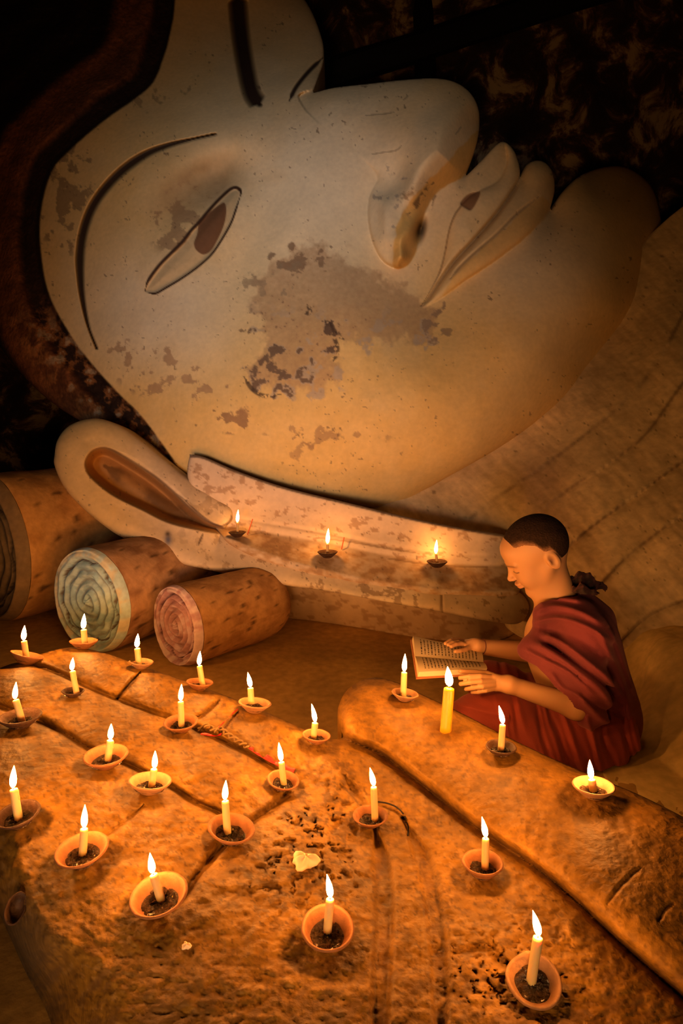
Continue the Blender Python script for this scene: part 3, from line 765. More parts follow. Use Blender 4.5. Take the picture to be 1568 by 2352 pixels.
# ================================================================== BOLSTERS (carved round pillows)
def bolster(cx, cy, z, rad, ax, length, label, capcol, bodycol, petals, rot_z=None, endr=.6):
    C = Vector(pt(cx, cy, z)); C.z = rad * .985
    A = Vector((ax[0], ax[1], 0)).normalized(); S = Vector((A.y, -A.x, 0)); U = Vector((0, 0, 1))
    root = empty('carved_bolster', (C.x, C.y, 0))
    n = 128; rs = np.array([1e-3, .06, .12, .18, .24, .28, .30, .34, .38, .42, .44, .48, .53, .58, .62, .66, .70, .74, .78, .82, .86, .90, .94, .97, 1.0])
    rs = np.concatenate([np.linspace(1e-3, .99, 66), [1.0]])
    th_ = np.arange(n) / n * 2 * math.pi
    Rr, TH = np.meshgrid(rs, th_, indexing='ij')
    w = .02 * np.sin(petals * TH) * (Rr > .5) + .008 * np.sin(3 * TH + 1)
    rr = Rr + w * (1 - Rr) * 3
    sp = np.cos(2 * math.pi * (rr * 5.5 + TH / (2 * math.pi)))
    relief = .008 * sp * (Rr < .95)
    pet = .5 + .5 * np.abs(np.sin(petals * TH / 2))
    lim = .66 + .12 * pet
    relief = relief + .020 * (1 - smooth(-.012, .012, np.abs(rr - lim) - .014)) * -1 + .012 * np.exp(-((Rr - .93) / .05) ** 2)
    relief += .010 * np.exp(-(Rr / .08) ** 2)
    nz = fbm(Rr * np.cos(TH) * 7 + 20, Rr * np.sin(TH) * 7 + 20, 5 + petals, 4); relief += .005 * (nz - .5)
    edge = -rad * .10 * (1 - np.sqrt(np.clip(1 - np.clip((Rr - .90) / .10, 0, 1) ** 2, 0, 1)))
    relief += edge
    W = np.array(C)[None, None] - np.array(A) * relief[..., None] + (np.array(S) * np.cos(TH)[..., None] + np.array(U) * np.sin(TH)[..., None]) * (Rr * rad)[..., None]
    cc = np.ones(Rr.shape + (3,)) * np.array(capcol[0])
    cc = mix(cc, capcol[1], .8 * smooth(.42, .66, nz))
    cc = mix(cc, capcol[2], .5 * smooth(-.55, -.9, sp) * (Rr < .95))
    cc = mix(cc, capcol[2], .9 * (np.abs(rr - lim) < .018))
    cc = mix(cc, capcol[3], smooth(.80, .9, Rr) * smooth(.35, .6, nz))
    m = len(rs); id_ = np.arange(m * n).reshape(m, n)
    f = np.stack([id_[:-1], np.roll(id_[:-1], -1, 1), np.roll(id_[1:], -1, 1), id_[1:]], -1).reshape(-1, 4)
    cap = mesh_obj('carved_end', W.reshape(-1, 3) - np.array(root.location), f, M_bolster, root, cc.reshape(-1, 3))
    # body
    ls = np.concatenate([[0, .02, .05], np.linspace(.1, .86, 20), np.linspace(.88, 1, 9)])
    LS, TH2 = np.meshgrid(ls, th_, indexing='ij')
    prof = np.where(LS < .08, .98 + .03 * np.sin(LS / .08 * math.pi), 1.0)
    e_ = np.clip((LS - endr) / (1 - endr), 0, 1); prof = prof * np.sqrt(np.clip(1 - e_ ** 3.5, 0, 1))
    nz2 = fbm(LS * 8 + 30, np.cos(TH2) * 3 + 9, 7, 4) + fbm(LS * 8 + 3, np.sin(TH2) * 3 + 9, 8, 4) - 1
    R2 = rad * (prof + .03 * nz2)
    W = np.array(C)[None, None] + np.array(A) * (LS * length + edge[-1, 0] * 0 + rad * .08)[..., None] + (np.array(S) * np.cos(TH2)[..., None] + np.array(U) * np.sin(TH2)[..., None]) * R2[..., None]
    W[0] = cap_rim = np.array(C) + np.array(A) * rad * .10 + (np.array(S) * np.cos(th_)[:, None] + np.array(U) * np.sin(th_)[:, None]) * rad
    cc = np.ones(LS.shape + (3,)) * np.array(bodycol[0]); q_ = fbm(LS * 9, TH2 * 3, 17, 5)
    cc = mix(cc, bodycol[1], smooth(.45, .62, q_)); cc = mix(cc, (.05, .025, .012), .8 * smooth(.74, .78, fbm(LS * 22, TH2 * 7, 19, 3)))
    m = len(ls); id_ = np.arange(m * n).reshape(m, n)
    f = np.stack([id_[:-1], np.roll(id_[:-1], -1, 1), np.roll(id_[1:], -1, 1), id_[1:]], -1).reshape(-1, 4)
    mesh_obj('bolster_body', W.reshape(-1, 3) - np.array(root.location), f, M_bolster, root, cc.reshape(-1, 3))
    tag(root, label, 'bolster')
    return root
bolster(204, 1380, 2.55, .210, (.5, .866), .62, 'round carved bolster with pale blue flower pattern on its end', [(.50, .70, .80), (.30, .52, .70), (.16, .12, .09), (.66, .66, .56)], [(.50, .30, .18), (.30, .16, .09)], 9)  # blue end paint, made bluer to carry the cool daylight on it
bolster(405, 1433, 2.43, .153, (.68, .73), .50, 'smaller carved bolster with worn pink violet end, right of the blue one', [(.44, .25, .30), (.55, .42, .55), (.14, .06, .07), (.60, .46, .52)], [(.50, .27, .11), (.36, .18, .07)], 6)
bolster(-30, 1264, 2.92, .335, (.62, .78), .62, 'largest bolster at the left edge with dark swirl carved end', [(.22, .15, .075), (.14, .10, .05), (.05, .03, .018), (.26, .17, .08)], [(.60, .32, .10), (.48, .24, .07)], 7)

# ================================================================== CANDLES AND DISHES
M_clay = plaster('terracotta', .62, 120, 25, .18, .25, tint=(.25, .098, .034))
M_clay2 = plaster('pale_clay', .62, 120, 25, .18, .25, tint=(.31, .155, .07))
M_darkclay = plaster('sooty_clay', .6, 120, 25, .3, .3, tint=(.07, .032, .016))
M_res = plaster('burnt_wax_residue', .18, 110, 60, .7, .9, tint=(.10, .055, .025), spec=.8)
M_wax = simple('candle_wax', (.66, .46, .20), .45, .4, sss=.6)
M_waxy = simple('yellow_wax', (.80, .33, .01), .4, .4, sss=.5)
M_wick = simple('charred_wick', (.02, .015, .01), .9)
M_fl = bpy.data.materials.new('candle_flame'); M_fl.use_nodes = True
nt = M_fl.node_tree; nt.nodes.clear()
em = nt.nodes.new('ShaderNodeEmission'); ou = nt.nodes.new('ShaderNodeOutputMaterial')
em.inputs[0].default_value = (1.0, .375, .075, 1); em.inputs[1].default_value = 570
nt.links.new(em.outputs[0], ou.inputs[0])

M_fl2 = M_fl.copy(); M_fl2.name = 'small_candle_flame'
for n_ in M_fl2.node_tree.nodes:
    if n_.type == 'EMISSION': n_.inputs[1].default_value = 120

def lathe(prof, n=40, wob=0, seed=0):
    v = []; q = []; rr = np.random.RandomState(seed); ph = rr.rand(4) * 6.28
    for (r, z) in prof:
        for k in range(n):
            a = 2 * math.pi * k / n
            s = 1 + wob * (math.sin(2 * a + ph[0]) + .5 * math.sin(3 * a + ph[1]) + .3 * math.sin(7 * a + ph[2]))
            v.append((r * s * math.cos(a), r * s * math.sin(a), z + wob * .3 * r * math.sin(3 * a + ph[3])))
    for i in range(len(prof) - 1):
        for k in range(n):
            q.append((i * n + k, i * n + (k + 1) % n, (i + 1) * n + (k + 1) % n, (i + 1) * n + k))
    q.append(tuple(range(n - 1, -1, -1))); q.append(tuple(range((len(prof) - 1) * n, len(prof) * n)))
    return v, q

def frame(o, n, twist=0):
    n = Vector(n).normalized()
    o.rotation_mode = 'QUATERNION'
    o.rotation_quaternion = Vector((0, 0, 1)).rotation_difference(n)

CANDLES = [
 # dish(cx,cy,w) ; base ; top ; flame tip ; width ; dish kind ; dish label ; candle label
 ((57, 1518, 76), (62, 1520), (55, 1472), 1438, 14, 'clay', 'tilted terracotta dish at far left, nearest the left picture edge in the back row', 'lit candle leaning in the tilted back row dish at far left'),
 ((192, 1484, 63), (195, 1477), (192, 1446), 1411, 14, 'clay', 'small terracotta dish in front of the blue carved bolster end', 'short lit candle standing in front of the blue carved bolster end'),
 ((167, 1596, 50), (176, 1592), (166, 1541), 1512, 13, 'dark', 'small sooty dish between first and second fingers, left side', 'lit candle in the small sooty dish on the finger groove at left'),
 ((323, 1530, 56), (320, 1531), (315, 1489), 1457, 14, 'pale', 'broken pale dish on the top finger edge in front of the pink bolster', 'lit candle on the top finger edge in front of the pink bolster'),
 ((457, 1578, 62), (466, 1577), (458, 1529), 1497, 13, 'clay', 'shallow clay dish on top finger edge beside the open floor', 'lit candle leaning left, next along the finger edge after the broken dish'),
 ((583, 1628, 75), (577, 1612), (575, 1580), 1546, 14, 'pale', 'pale clay dish above the red ribbon, near the finger edge', 'short lit candle in the dish at the upper end of the red cord'),
 ((48, 1661, 92), (52, 1660), (36, 1607), 1568, 15, 'dark', 'dark flat dish at left edge, second from the top on that side', 'lit candle tilting left in the dark flat dish at the left edge'),
 ((416, 1671, 78), (417, 1676), (415, 1611), 1573, 14, 'clay', 'orange dish tipped toward the red cord, middle of the second finger', 'tall lit candle beside the beaded red cord end'),
 ((244, 1751, 100), (247, 1751), (253, 1700), 1664, 16, 'clay', 'terracotta dish with wax crumbs on the second finger groove', 'lit candle with a drip, behind the round dish full of wax lumps'),
 ((343, 1811, 96), (346, 1822), (354, 1766), 1726, 16, 'pale', 'round pale dish full of wax lumps left of centre', 'lit candle leaning right out of the round dish full of wax lumps'),
 ((45, 1884, 98), (43, 1882), (31, 1812), 1760, 19, 'dark', 'large dark dish at left edge holding spilled yellow wax', 'big lit candle tilting left at the left edge, lowest on that side'),
 ((192, 1968, 117), (190, 1966), (193, 1903), 1850, 18, 'clay', 'wide terracotta dish with yellow wax rim at lower left', 'upright lit candle in the wide lower left dish with yellow wax'),
 ((527, 1919, 108), (523, 1922), (517, 1839), 1794, 17, 'clay', 'wide clay dish at the foot of the curved palm crease, centre', 'tall lit candle standing at the curved palm crease near the centre'),
 ((647, 1803, 76), (652, 1809), (646, 1750), 1707, 15, 'clay', 'orange dish at the lower end of the red ribbon', 'lit candle beside the lower end of the red ribbon'),
 ((725, 1700, 66), (720, 1692), (723, 1660), 1618, 14, 'clay', 'clay dish near the tip of the statue thumb on the finger side', 'short lit candle with leaning flame beside the statue thumb tip'),
 ((850, 1887, 82), (861, 1885), (858, 1807), 1765, 16, 'clay', 'cracked terracotta dish right of centre with a black thread beside it', 'tall lit candle in the cracked dish beside the thin black thread'),
 ((928, 1603, 62), (926, 1597), (928, 1544), 1503, 14, 'pale', 'small pale dish on the top of the statue thumb left of the yellow candle', 'slim white lit candle on the thumb left of the thick yellow candle'),
 (None, (1023, 1678), (1031, 1580), 1534, 25, '', '', 'thick yellow lit candle standing without a dish in front of the book'),
 ((1150, 1727, 70), (1150, 1724), (1154, 1664), 1622, 15, 'dark', 'dark clay dish on the thumb in front of the child knee', 'lit candle with leaning flame in front of the child knee'),
 ((1362, 1821, 94), (1364, 1832), (1358, 1790), 1747, 17, 'pale', 'pink speckled pale dish on the thumb, rightmost of all dishes', 'short stub candle in the pale speckled dish at the right'),
 ((1108, 2003, 94), (1113, 2016), (1115, 1925), 1878, 17, 'clay', 'bright terracotta dish below the thumb crease at right', 'tall lit candle in the bright dish just below the thumb crease'),
 ((369, 2072, 130), (379, 2096), (352, 2008), 1961, 20, 'clay', 'largest terracotta dish at lower left of centre, casting a deep shadow', 'lit candle leaning strongly left in the largest lower left dish'),
 ((750, 2150, 120), (750, 2157), (758, 2064), 2010, 20, 'clay', 'deep clay dish with shiny burnt wax at bottom centre', 'lit candle in the deep dish of shiny burnt wax at bottom centre'),
 ((1222, 2258, 124), (1217, 2270), (1235, 2152), 2093, 23, 'pale', 'chipped clay dish tilted at the bottom right corner area', 'nearest and biggest lit candle at the bottom right, leaning right'),
 ((545, 1229, 40), (546, 1226), (545, 1200), 1171, 6, 'dark', 'tiny dark dish on the ear ledge, left of the three there', 'thin short candle on the ear ledge beside the rounded ear tip'),
 ((752, 1276, 47), (752, 1270), (752, 1249), 1214, 7, 'dark', 'tiny dark dish on the ear ledge, middle of the three there', 'thin short candle in the middle of the ear ledge'),
 ((1003, 1298, 47), (1003, 1290), (1001, 1272), 1240, 6, 'dark', 'tiny dark dish on the ear ledge, nearest the child', 'thin short candle on the ear ledge nearest the child'),
]
def build_candles():
    protos = {}
    for i, (dish, bs, tp, tip, wpx, kind, dl, cl) in enumerate(CANDLES):
        ear = i >= len(CANDLES) - 3
        # ---- surface
        if ear:
            cx, cy, wd = dish; z = float(zledge(np.float64(cx), np.float64(cy + 4))) - .02; S = V(cx, cy + 4, z); n = Vector((0, 0, 1))
        else:
            cx, cy = (dish[0], dish[1]) if dish else bs
            oy = dish[2] * .08 if dish else 0
            hh = hand_h(cx, cy + oy)
            if dish: hh = max(hh, float(np.percentile(h_h[((x_h - cx) / dish[2]) ** 2 + ((y_h - cy) / dish[2] * 1.5) ** 2 < .06], 85)))
            z = float(zfloor(cy + oy, hh)); S = V(cx, cy + oy, z)
            n = hand_n(cx, cy, 34); n = (n * .7 + Vector((0, 0, 1)) * .3).normalized()
        if dish:
            if i in (0,): n = (n + Vector((.35, .25, 0))).normalized()
            if i == 23: n = (n + Vector((-.1, -.28, 0))).normalized()
            if i == 21: n = (n + Vector((-.18, -.1, 0))).normalized()
            if i == 22: n = (n + Vector((0, -.22, 0))).normalized()
            r = dish[2] / 2 * z / F; H = r * (.56 if i not in (22, 20) else .72)
            prof = [(r * .36, 0), (r * .46, H * .10), (r * .74, H * .55), (r * .95, H * .9), (r, H), (r * .98, H * 1.07), (r * .93, H * 1.10), (r * .86, H * 1.0), (r * .78, H * .70), (r * .62, H * .42), (r * .40, H * .32), (r * .02, H * .30)]
            v, q = lathe(prof, 48, .012, i)
            if i in (3, 23):      # chipped rims
                v = [(a, b, c_ - (H * .45 * max(0, math.cos(math.atan2(b, a) - (2.3 if i == 23 else 2.6)) - .75) * 4 if math.hypot(a, b) > r * .75 else 0)) for a, b, c_ in v]
            mt = {'clay': M_clay, 'pale': M_clay2, 'dark': M_darkclay}[kind]
            d = mesh_obj('clay_dish', v, q, mt); d.location = S - n * H * .05; frame(d, n)
            tag(d, dl, 'dish', 'clay candle dishes on the ear ledge' if ear else 'clay candle dishes on the statue hand')
            # residue, lumpy
            rs = random.Random(i); nn = 28; v = []; q = []
            for a_ in range(7):
                for k in range(nn):
                    an = 2 * math.pi * k / nn; rr = r * .68 * (a_ / 6) * (1 + .06 * math.sin(3 * an + i)) + 1e-4
                    zz = H * (.50 + .10 * math.sin(5 * an + a_ * 1.7 + i) * (a_ / 6) + rs.uniform(-.05, .09)) if a_ < 6 else H * .40
                    v.append((rr * math.cos(an), rr * math.sin(an), zz))
            for a_ in range(6):
                for k in range(nn): q.append((a_ * nn + k, a_ * nn + (k + 1) % nn, (a_ + 1) * nn + (k + 1) % nn, (a_ + 1) * nn + k))
            mesh_obj('burnt_wax', v, q, M_res, d)
            if i in (8, 9, 12, 16, 19, 21, 22, 5, 10, 11):
                v = []; q = []
                for _ in range(5 if i != 9 else 9):
                    an = rs.uniform(0, 6.28); ra = rs.uniform(.1, .55) * r; s = r * rs.uniform(.06, .13)
                    o0 = len(v)
                    for e in ((1, 0, 0), (-1, 0, 0), (0, 1, 0), (0, -1, 0), (0, 0, .8), (0, 0, -.8)):
                        v.append((ra * math.cos(an) + e[0] * s, ra * math.sin(an) + e[1] * s * rs.uniform(.6, 1.2), H * .46 + e[2] * s))
                    for a, b, c_ in ((0, 2, 4), (2, 1, 4), (1, 3, 4), (3, 0, 4), (2, 0, 5), (1, 2, 5), (3, 1, 5), (0, 3, 5)): q.append((o0 + a, o0 + b, o0 + c_))
                lm = mesh_obj('wax_lumps', v, q, M_wax, d); lm['kind'] = 'stuff'
                sb = lm.modifiers.new('s', 'SUBSURF'); sb.levels = 1; sb.render_levels = 1
            zb = z; 
        # ---- candle
        zb = z - (.0 if dish else 0)
        B = V(bs[0], bs[1], zb); T = V(tp[0], tp[1], zb); ax = T - B; Lc = ax.length
        r = wpx / 2 * zb / F
        root = empty('candle', B); frame(root, ax)
        rs = random.Random(100 + i)
        prof = [(r * 1.06, -.004), (r * 1.0, Lc * .1), (r * .98, Lc * .5), (r * .97, Lc * .93), (r * .90, Lc * .985), (r * .65, Lc), (r * .1, Lc * .985)]
        v, q = lathe(prof, 24, .02, i)
        mesh_obj('wax_shaft', v, q, M_waxy if i == 17 else M_wax, root)
        if i in (8, 2, 14, 19, 23, 10):
            v, q = lathe([(r * .1, Lc * .62), (r * .30, Lc * .65), (r * .25, Lc * .8), (r * .32, Lc * .93), (r * .1, Lc * .99)], 10, .1, i)
            dr = mesh_obj('wax_drip', [(a + r * .85, b, c_) for a, b, c_ in v], q, M_wax, root)
        v, q = lathe([(r * .10, Lc * .97), (r * .09, Lc + r * .8), (r * .05, Lc + r * 1.3)], 8)
        mesh_obj('wick', v, q, M_wick, root)
        # ---- flame: teardrop from just above the wax to the photographed tip
        fx0 = tp[0]; FT = V(tp[0] + {14: -8, 18: -9, 23: -13, 20: -9, 15: -9, 21: -7, 22: -8, 19: -4, 17: -4, 5: -6, 13: -6}.get(i, 2), tip, zb)
        q0 = root.rotation_quaternion.inverted()
        fl = q0 @ (FT - T); Lf = fl.length
        wr = max(r * .80, .13 * Lf) if not ear else .13 * Lf
        wr = min(wr, .20 * Lf)
        v = []; q = []; nn = 16
        ts = [0, .06, .16, .28, .40, .52, .64, .76, .86, .94, 1.0]; rw = [.25, .62, .9, 1, .97, .86, .70, .50, .31, .15, .02]
        for t_, w_ in zip(ts, rw):
            cpos = Vector((0, 0, Lc + r * .35)) + fl * t_ * .97 + Vector((fl.x, fl.y, 0)) * (t_ * t_ - t_) * .4
            for k in range(nn):
                an = 2 * math.pi * k / nn; v.append((cpos.x + wr * w_ * math.cos(an), cpos.y + wr * w_ * math.sin(an), cpos.z))
        for a_ in range(len(ts) - 1):
            for k in range(nn): q.append((a_ * nn + k, a_ * nn + (k + 1) % nn, (a_ + 1) * nn + (k + 1) % nn, (a_ + 1) * nn + k))
        q.append(tuple(range(nn - 1, -1, -1))); q.append(tuple(range((len(ts) - 1) * nn, len(ts) * nn)))
        mesh_obj('flame', v, q, M_fl2 if ear else M_fl, root)
        tag(root, cl, 'candle', 'short candles on the ear ledge' if ear else 'lit candles on the statue hand')
build_candles()

# ================================================================== SIGNED-DISTANCE SCULPTING (for the child)
def surface_nets(f, lo, hi, h):
    ax = [np.arange(lo[i], hi[i] + h, h) for i in range(3)]
    nx_, ny_, nz_ = map(len, ax)
    G = np.empty((nx_, ny_, nz_), np.float32)
    YY, ZZ = np.meshgrid(ax[1], ax[2], indexing='ij')
    for i0 in range(0, nx_, 24):
        xs = ax[0][i0:i0 + 24]
        P = np.stack(np.broadcast_arrays(xs[:, None, None], YY[None], ZZ[None]), -1)
        G[i0:i0 + 24] = f(P)
    S = G < 0
    c8 = [S[dx:nx_ - 1 + dx, dy:ny_ - 1 + dy, dz:nz_ - 1 + dz] for dx in (0, 1) for dy in (0, 1) for dz in (0, 1)]
    cnt = sum(c.astype(np.int8) for c in c8)
    act = (cnt > 0) & (cnt < 8)
    ci = np.stack(np.nonzero(act), -1)
    idx = np.full(act.shape, -1, np.int64); idx[act] = np.arange(len(ci))
    acc = np.zeros((len(ci), 3)); n = np.zeros(len(ci))
    corners = [(dx, dy, dz) for dx in (0, 1) for dy in (0, 1) for dz in (0, 1)]
    for a in corners:
        for d in range(3):
            if a[d]: continue
            b = list(a); b[d] = 1
            va = G[ci[:, 0] + a[0], ci[:, 1] + a[1], ci[:, 2] + a[2]]; vb = G[ci[:, 0] + b[0], ci[:, 1] + b[1], ci[:, 2] + b[2]]
            m = (va < 0) != (vb < 0)
            t = np.where(m, va / np.where(m, va - vb, 1), 0)
            p = np.array(a, float)[None] + np.zeros((len(ci), 3)); p[:, d] += t
            acc[m] += p[m]; n[m] += 1
    V_ = (ci + acc / n[:, None]) * h + np.array(lo)
    faces = []
    for d in range(3):
        e, g = [(1, 2), (2, 0), (0, 1)][d]
        sl0 = [slice(None)] * 3; sl1 = [slice(None)] * 3
        sl0[d] = slice(0, -1); sl1[d] = slice(1, None)
        ch = S[tuple(sl0)] != S[tuple(sl1)]
        pts = np.stack(np.nonzero(ch), -1)
        pts = pts[(pts[:, e] > 0) & (pts[:, g] > 0) & (pts[:, e] < G.shape[e] - 1) & (pts[:, g] < G.shape[g] - 1)]
        o1 = np.zeros(3, int); o1[e] = 1; o2 = np.zeros(3, int); o2[g] = 1
        q = [idx[tuple((pts - o).T)] for o in (o1 + o2, o2, 0 * o1, o1)]
        q = np.stack(q, -1); inv = ~S[tuple(pts.T)]
        q[inv] = q[inv][:, ::-1]
        faces.append(q)
    return V_, np.concatenate(faces)

def subdivide(V_, Fq):
    e = np.concatenate([Fq[:, [0, 1]], Fq[:, [1, 2]], Fq[:, [2, 3]], Fq[:, [3, 0]]]); k = np.sort(e, 1)
    key = k[:, 0] * 10 ** 7 + k[:, 1]; u, fi, inv = np.unique(key, return_index=True, return_inverse=True)
    mid = (V_[k[fi, 0]] + V_[k[fi, 1]]) / 2; cen = V_[Fq].mean(1); n = len(V_); nf = len(Fq)
    m = inv.reshape(4, nf).T + n; c_ = np.arange(nf) + n + len(u)
    out = [np.stack([Fq[:, i], m[:, i], c_, m[:, i - 1]], -1) for i in range(4)]
    return np.concatenate([V_, mid, cen]), np.concatenate(out)

def project(V_, f, n=2, e=.0008):
    for _ in range(n):
        v = f(V_); g = np.stack([f(V_ + np.eye(3)[i] * e) - v for i in range(3)], -1) / e
        V_ = V_ - g * (v / np.maximum((g * g).sum(-1), .25))[:, None] * .9
    return V_

def caps(p, a, b, ra, rb):
    a = np.array(a); b = np.array(b); ab = b - a
    t = np.clip(((p - a) @ ab) / (ab @ ab), 0, 1)
    return np.sqrt((((p - a) - t[..., None] * ab) ** 2).sum(-1)) - (ra + t * (rb - ra))
def ell(p, c_, r, M=None):
    q = p - np.array(c_)
    if M is not None: q = q @ M.T
    r = np.array(r); k = np.sqrt(((q / r) ** 2).sum(-1)); k2 = np.sqrt(((q / r ** 2) ** 2).sum(-1))
    return k * (k - 1) / np.maximum(k2, 1e-6)
def su(a, b, k):
    h_ = np.clip(.5 + .5 * (b - a) / k, 0, 1)
    return b * (1 - h_) + a * h_ - k * h_ * (1 - h_)
def ss(a, b, k):      # a minus b, smoothly
    return -su(-a, b, k)

A3 = lambda px, py, z: pt(np.float64(px), np.float64(py), z)

# head frame: forward (towards the book), up (crown), side (towards the lens)
HC = A3(1228, 1256, 1.84)
bow = math.radians(31)
Hf = np.array([-math.cos(bow), .10, -math.sin(bow)]); Hf /= np.linalg.norm(Hf)
Hs = np.array([.06, -1, 0.02]); Hs -= Hf * (Hs @ Hf); Hs /= np.linalg.norm(Hs)
Hu = np.cross(Hf, Hs); Hu = Hu if Hu[2] > 0 else -Hu
HM = np.stack([Hf, Hu, Hs])          # world -> head (forward, up, side)
def hp(f_, u_, s_): return HC + Hf * f_ * .01 + Hu * u_ * .01 + Hs * s_ * .01     # centimetres
def HE(p, f_, u_, s_, a, b, c_, pitch=0):
    M = HM
    if pitch:
        cp_, sp_ = math.cos(pitch), math.sin(pitch)
        M = np.array([[cp_, sp_, 0], [-sp_, cp_, 0], [0, 0, 1]]) @ HM
    return ell(p, hp(f_, u_, s_), (a * .01, b * .01, c_ * .01), M)
def cranium(p, g=0):
    d = HE(p, -.4, .9, 0, 9.0 + g, 8.0 + g, 7.4 + g)
    return su(d, HE(p, -2.6, 0.2, 0, 6.0 + g, 6.8 + g, 6.8 + g), .02)
def head_sdf(p):
    d = cranium(p)
    d = su(d, HE(p, 4.6, -4.6, 0, 4.3, 6.4, 5.2), .035)                 # face
    d = su(d, HE(p, 6.3, 2.4, 0, 2.6, 3.0, 4.6), .02)                   # forehead
    d = su(d, HE(p, 4.9, -10.9, 0, 3.1, 2.1, 2.7), .022)                # chin
    for s in (1, -1):
        d = su(d, HE(p, 5.0, -6.0, 2.8 * s, 2.8, 3.0, 2.3), .02)        # cheek
        d = su(d, caps(p, hp(0.0, -5.4, 5.3 * s), hp(4.6, -11.0, 1.8 * s), .013, .012), .03)   # jaw
        d = ss(d, HE(p, 9.7, -2.2, 3.1 * s, 1.7, 1.25, 1.8), .012)      # socket
        d = su(d, HE(p, 7.2, -2.4, 3.0 * s, 1.15, 1.05, 1.3), .004)     # lowered lid
        d = su(d, caps(p, hp(8.9, -.6, 1.2 * s), hp(7.6, -.5, 4.6 * s), .0035, .003), .012)    # brow
    d = su(d, caps(p, hp(8.7, -1.6, 0), hp(10.2, -4.7, 0), .0042, .0068), .010)   # nose
    d = su(d, HE(p, 10.25, -5.0, 0, .85, .75, .95), .006)
    for s in (1, -1):
        d = su(d, HE(p, 9.5, -5.2, .95 * s, .75, .6, .55), .005)
    d = su(d, HE(p, 8.9, -7.2, 0, 1.15, .60, 1.9), .006)                # lips
    d = su(d, HE(p, 8.6, -8.2, 0, 1.15, .65, 1.7), .006)
    d = ss(d, caps(p, hp(10.2, -7.75, -1.5), hp(10.2, -7.75, 1.5), .0012, .0012), .003)
    d = su(d, HE(p, 6.9, -11.2, 0, 1.5, 1.3, 1.7), .012)
    for s in (1, -1):                                                   # ears
        e = HE(p, -2.1, -3.2, 7.25 * s, 1.75, 2.9, .75, -.12)
        e = ss(e, HE(p, -1.9, -2.9, 8.1 * s, 1.05, 1.9, .75, -.12), .003)
        e = su(e, HE(p, -1.0, -3.4, 7.5 * s, .42, .75, .5), .003)
        d = su(d, e, .005)
    return d

NECKB = A3(1290, 1392, 1.86)
SHL, ELL_, WRL = A3(1338, 1455, 1.76), A3(1322, 1622, 1.70), A3(1168, 1572, 1.685)
SHR, ELR, WRR = A3(1262, 1440, 1.99), A3(1232, 1500, 2.00), A3(1092, 1484, 1.90)
PEL = A3(1360, 1660, 1.90); CHE = A3(1298, 1490, 1.87)
HPL, HPR = A3(1360, 1672, 1.83), A3(1330, 1650, 1.99)
KNL, KNR = A3(1108, 1648, 1.745), A3(1120, 1570, 2.08)
FTL, FTR = A3(1200, 1600, 2.02), A3(1240, 1712, 1.70)
def chain(p, pts_, rad, k=.004):
    d = None
    for i in range(len(pts_) - 1):
        e = caps(p, pts_[i], pts_[i + 1], rad[i], rad[i + 1]); d = e if d is None else su(d, e, k)
    return d
# fingers: pixel x, pixel y, depth for each joint
LF = [([(1130, 1556, 1.682), (1102, 1553, 1.668), (1078, 1554, 1.668), (1056, 1557, 1.676)], .0068),
      ([(1132, 1564, 1.676), (1104, 1565, 1.660), (1080, 1567, 1.662), (1058, 1571, 1.674)], .0070),
      ([(1133, 1573, 1.676), (1108, 1577, 1.662), (1088, 1579, 1.666), (1070, 1583, 1.680)], .0068),
      ([(1136, 1581, 1.680), (1115, 1586, 1.668), (1098, 1589, 1.672), (1084, 1590, 1.686)], .0060),
      ([(1145, 1556, 1.70), (1118, 1547, 1.715), (1090, 1544, 1.712), (1058, 1542, 1.705)], .0072)]
RF = [([(1072, 1482, 1.895), (1058, 1478, 1.885), (1046, 1480, 1.872), (1036, 1485, 1.862)], .0066),
      ([(1070, 1480, 1.90), (1052, 1475, 1.892), (1038, 1476, 1.880), (1028, 1481, 1.868)], .0066),
      ([(1068, 1477, 1.91), (1050, 1472, 1.902), (1034, 1472, 1.892), (1022, 1478, 1.880)], .0064),
      ([(1067, 1474, 1.92), (1052, 1469, 1.912), (1038, 1469, 1.903), (1028, 1473, 1.895)], .0056),
      ([(1080, 1486, 1.885), (1068, 1492, 1.868), (1056, 1495, 1.855), (1046, 1496, 1.848)], .0070)]
def body_sdf(p):
    d = head_sdf(p)
    d = su(d, caps(p, hp(-1.6, -4.8, 0), NECKB, .042, .047), .03)
    d = su(d, caps(p, hp(1.4, -9.5, 0), A3(1252, 1430, 1.86), .026, .032), .03)
    t = caps(p, A3(1292, 1440, 1.87), CHE, .075, .092)
    t = su(t, caps(p, SHL, SHR, .042, .040), .05)
    t = su(t, caps(p, CHE, PEL, .090, .105), .06)
    t = su(t, caps(p, A3(1245, 1455, 1.875), A3(1290, 1560, 1.87), .040, .06), .05)
    d = su(d, t, .03)
    d = su(d, chain(p, [SHL, ELL_, WRL], [.040, .032, .0215], .02), .02)
    d = su(d, chain(p, [SHR, ELR, WRR], [.040, .033, .0215], .02), .02)
    # palms
    LP = su(caps(p, WRL, A3(1134, 1558, 1.684), .020, .0125), caps(p, WRL, A3(1138, 1578, 1.684), .019, .0115), .01)
    d = su(d, LP, .012)
    RP = su(caps(p, WRR, A3(1074, 1480, 1.90), .019, .012), caps(p, WRR, A3(1072, 1476, 1.918), .017, .011), .01)
    d = su(d, RP, .012)
    for fs in (LF, RF):
        for j, (pp, r) in enumerate(fs):
            d = su(d, chain(p, [A3(*q) for q in pp], [r * 1.08, r, r * .95, r * .82], .002), .003 if j < 4 else .008)
    for a, b, e in ((HPL, KNL, FTL), (HPR, KNR, FTR)):
        d = su(d, chain(p, [a, b, e], [.068, .048, .032], .03), .03)
    return d

